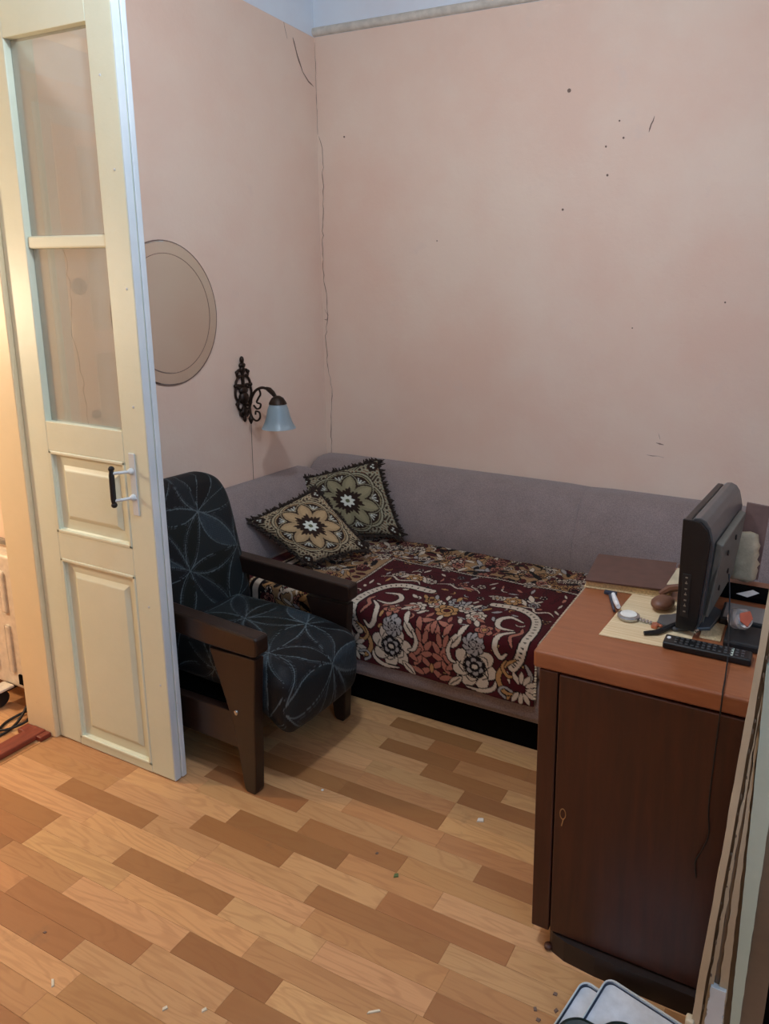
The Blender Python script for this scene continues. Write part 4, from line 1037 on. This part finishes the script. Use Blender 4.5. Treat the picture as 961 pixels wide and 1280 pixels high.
def bit(x, y, sx, sy, h, mat, label, cat, name, rz=0, group=None):
    V = [(-sx, -sy, 0), (sx, -sy*.8, 0), (sx*.9, sy, 0), (-sx*.8, sy*.9, 0), (-sx*.9, -sy*.9, h), (sx*.9, -sy*.7, h*.8), (sx*.8, sy*.9, h), (-sx*.7, sy*.8, h*.9)]
    F = [(3, 2, 1, 0), (4, 5, 6, 7), (0, 1, 5, 4), (1, 2, 6, 5), (2, 3, 7, 6), (3, 0, 4, 7)]
    o = link(name, npmesh(name, V, F), mat); o.location = (x, y, .0003); o.rotation_euler = (0, 0, rz); return tag(o, label, cat, group)
bit(-.812, 1.722, .011, .008, .004, 'paper', 'small white paper scrap on the floor between armchair and cabinet', 'scrap', 'paper_scrap', .3)
bit(-.936, 1.429, .007, .006, .004, 'green', 'dull green crumb on the floor planks', 'crumb', 'leaf_crumb', .5)
bit(-.775, 1.083, .016, .0025, .003, 'crumb', 'pale wood splinter on the floor near the front', 'splinter', 'wood_splinter', .6)
bit(-1.345, 1.62, .004, .003, .003, 'paper', 'tiny white crumb on the floor in front of the armchair', 'crumb', 'crumb')
bit(-1.503, .82, .012, .003, .003, 'crumb', 'pale elongated crumb at the lower left of the floor', 'crumb', 'crumb', -.6)
for x, y, lab in ((-1.213, .888, 'left'), (-1.129, .923, 'right')): bit(x, y, .006, .004, .003, 'crumb', 'white crumb near the bottom edge, the %s one of a close pair' % lab, 'crumb', 'crumb', 1)
bit(-1.031, 1.474, .004, .004, .002, 'mark', 'small dark crumb beside the green crumb', 'crumb', 'dark_crumb')
bit(-1.651, .898, .004, .003, .002, 'mark', 'small dark speck on the dark plank at the lower left', 'crumb', 'dark_crumb')
for k, (x, y, lb) in enumerate(((-.41, 1.298, 'topmost'), (-.395, 1.262, 'rightmost'), (-.44, 1.245, 'leftmost'), (-.425, 1.225, 'lowest'))): bit(x, y, .005, .004, .003, 'mark', 'dark crumb, %s of the scatter beside the white trays' % lb, 'crumb', 'dark_crumb', k, 'dark crumbs by the trays')

# ------------------------------------------------------------------ hall: heater, cable, lamps
ht = tag(empty('electric_heater', (-2.9, 1.53, 0)), 'cream white panel heater on castors standing in the hall beyond the doorway', 'heater')
def hpz(b, name, mat, sm=False): return rel(b.make(name, mat, ht, sm), (-2.9, 1.53, 0))
hpz(B().box(-3.20, -2.655, 1.50, 1.60, .075, .625, .012, 3), 'body', 'heater')
for i in range(5):
    x = -3.15+i*.10; hpz(B().box(x, x+.03, 1.492, 1.502, .14, .34, .008).box(x, x+.03, 1.492, 1.502, .39, .56, .008), 'rib', 'heater')
hpz(B().tube([(-3.1, 1.55, .62), (-3.1, 1.55, .655), (-2.72, 1.55, .655), (-2.70, 1.55, .62)], .013, 8), 'handle', 'grey', True)
hpz(B().box(-2.70, -2.660, 1.494, 1.502, .10, .14), 'vent', 'dark')
for x in (-3.1, -2.78): hpz(B().lathe([(.028, -.013), (.033, -.008), (.033, .008), (.028, .013)], (x, 1.46, .034), 16, 'x').box(x-.02, x+.02, 1.44, 1.52, .06, .078), 'castor', 'rubber')
hpz(B().box(-2.80, -2.735, 1.435, 1.495, .078, .088, .003), 'castor_bracket', 'heater')
tag(B().tube(smooth([(-2.640, 1.53, .12), (-2.632, 1.475, .04), (-2.61, 1.42, .006), (-2.585, 1.36, .006), (-2.60, 1.325, .006), (-2.63, 1.37, .006), (-2.65, 1.41, .006), (-2.64, 1.47, .012), (-2.60, 1.465, .02), (-2.575, 1.43, .012), (-2.59, 1.37, .012), (-2.64, 1.34, .010)]), .005, 8).make('heater_cable', 'rubber', None, True), 'looped black cable on the hall floor beside the threshold', 'cable')
for nm, loc, mt, lab, drop in (('ceiling_lamp', (-.95, 1.07), 'bulb', 'round white ceiling lamp in the middle of the room', 0), ('pendant_lamp', (-3.55, .80), 'bulbwarm', 'warm low-hanging pendant lamp in the hall', 1.38), ('ceiling_lamp', (.35, -1.0), 'bulbwarm', 'added warm fill lamp under the ceiling, unseen behind the camera', 0)):  # last entry is a made-up fixture for the fill light
    r_ = tag(empty(nm, (loc[0], loc[1], ZC)), lab, 'lamp')
    B().lathe([(.06, 0), (.055, -.02), (.01, -.03), (.006, -.10)], (0, 0, 0), 20).make('canopy', 'whiteplastic', r_, True)
    if drop: B().tube([(0, 0, -.09), (0, 0, -.11-drop)], .003, 6).make('cord', 'rubber', r_)
    B().lathe([(.012, -.10), (.03, -.12), (.045, -.15), (.04, -.18), (.005, -.195)], (0, 0, -drop), 20).make('bulb', mt, r_, True)
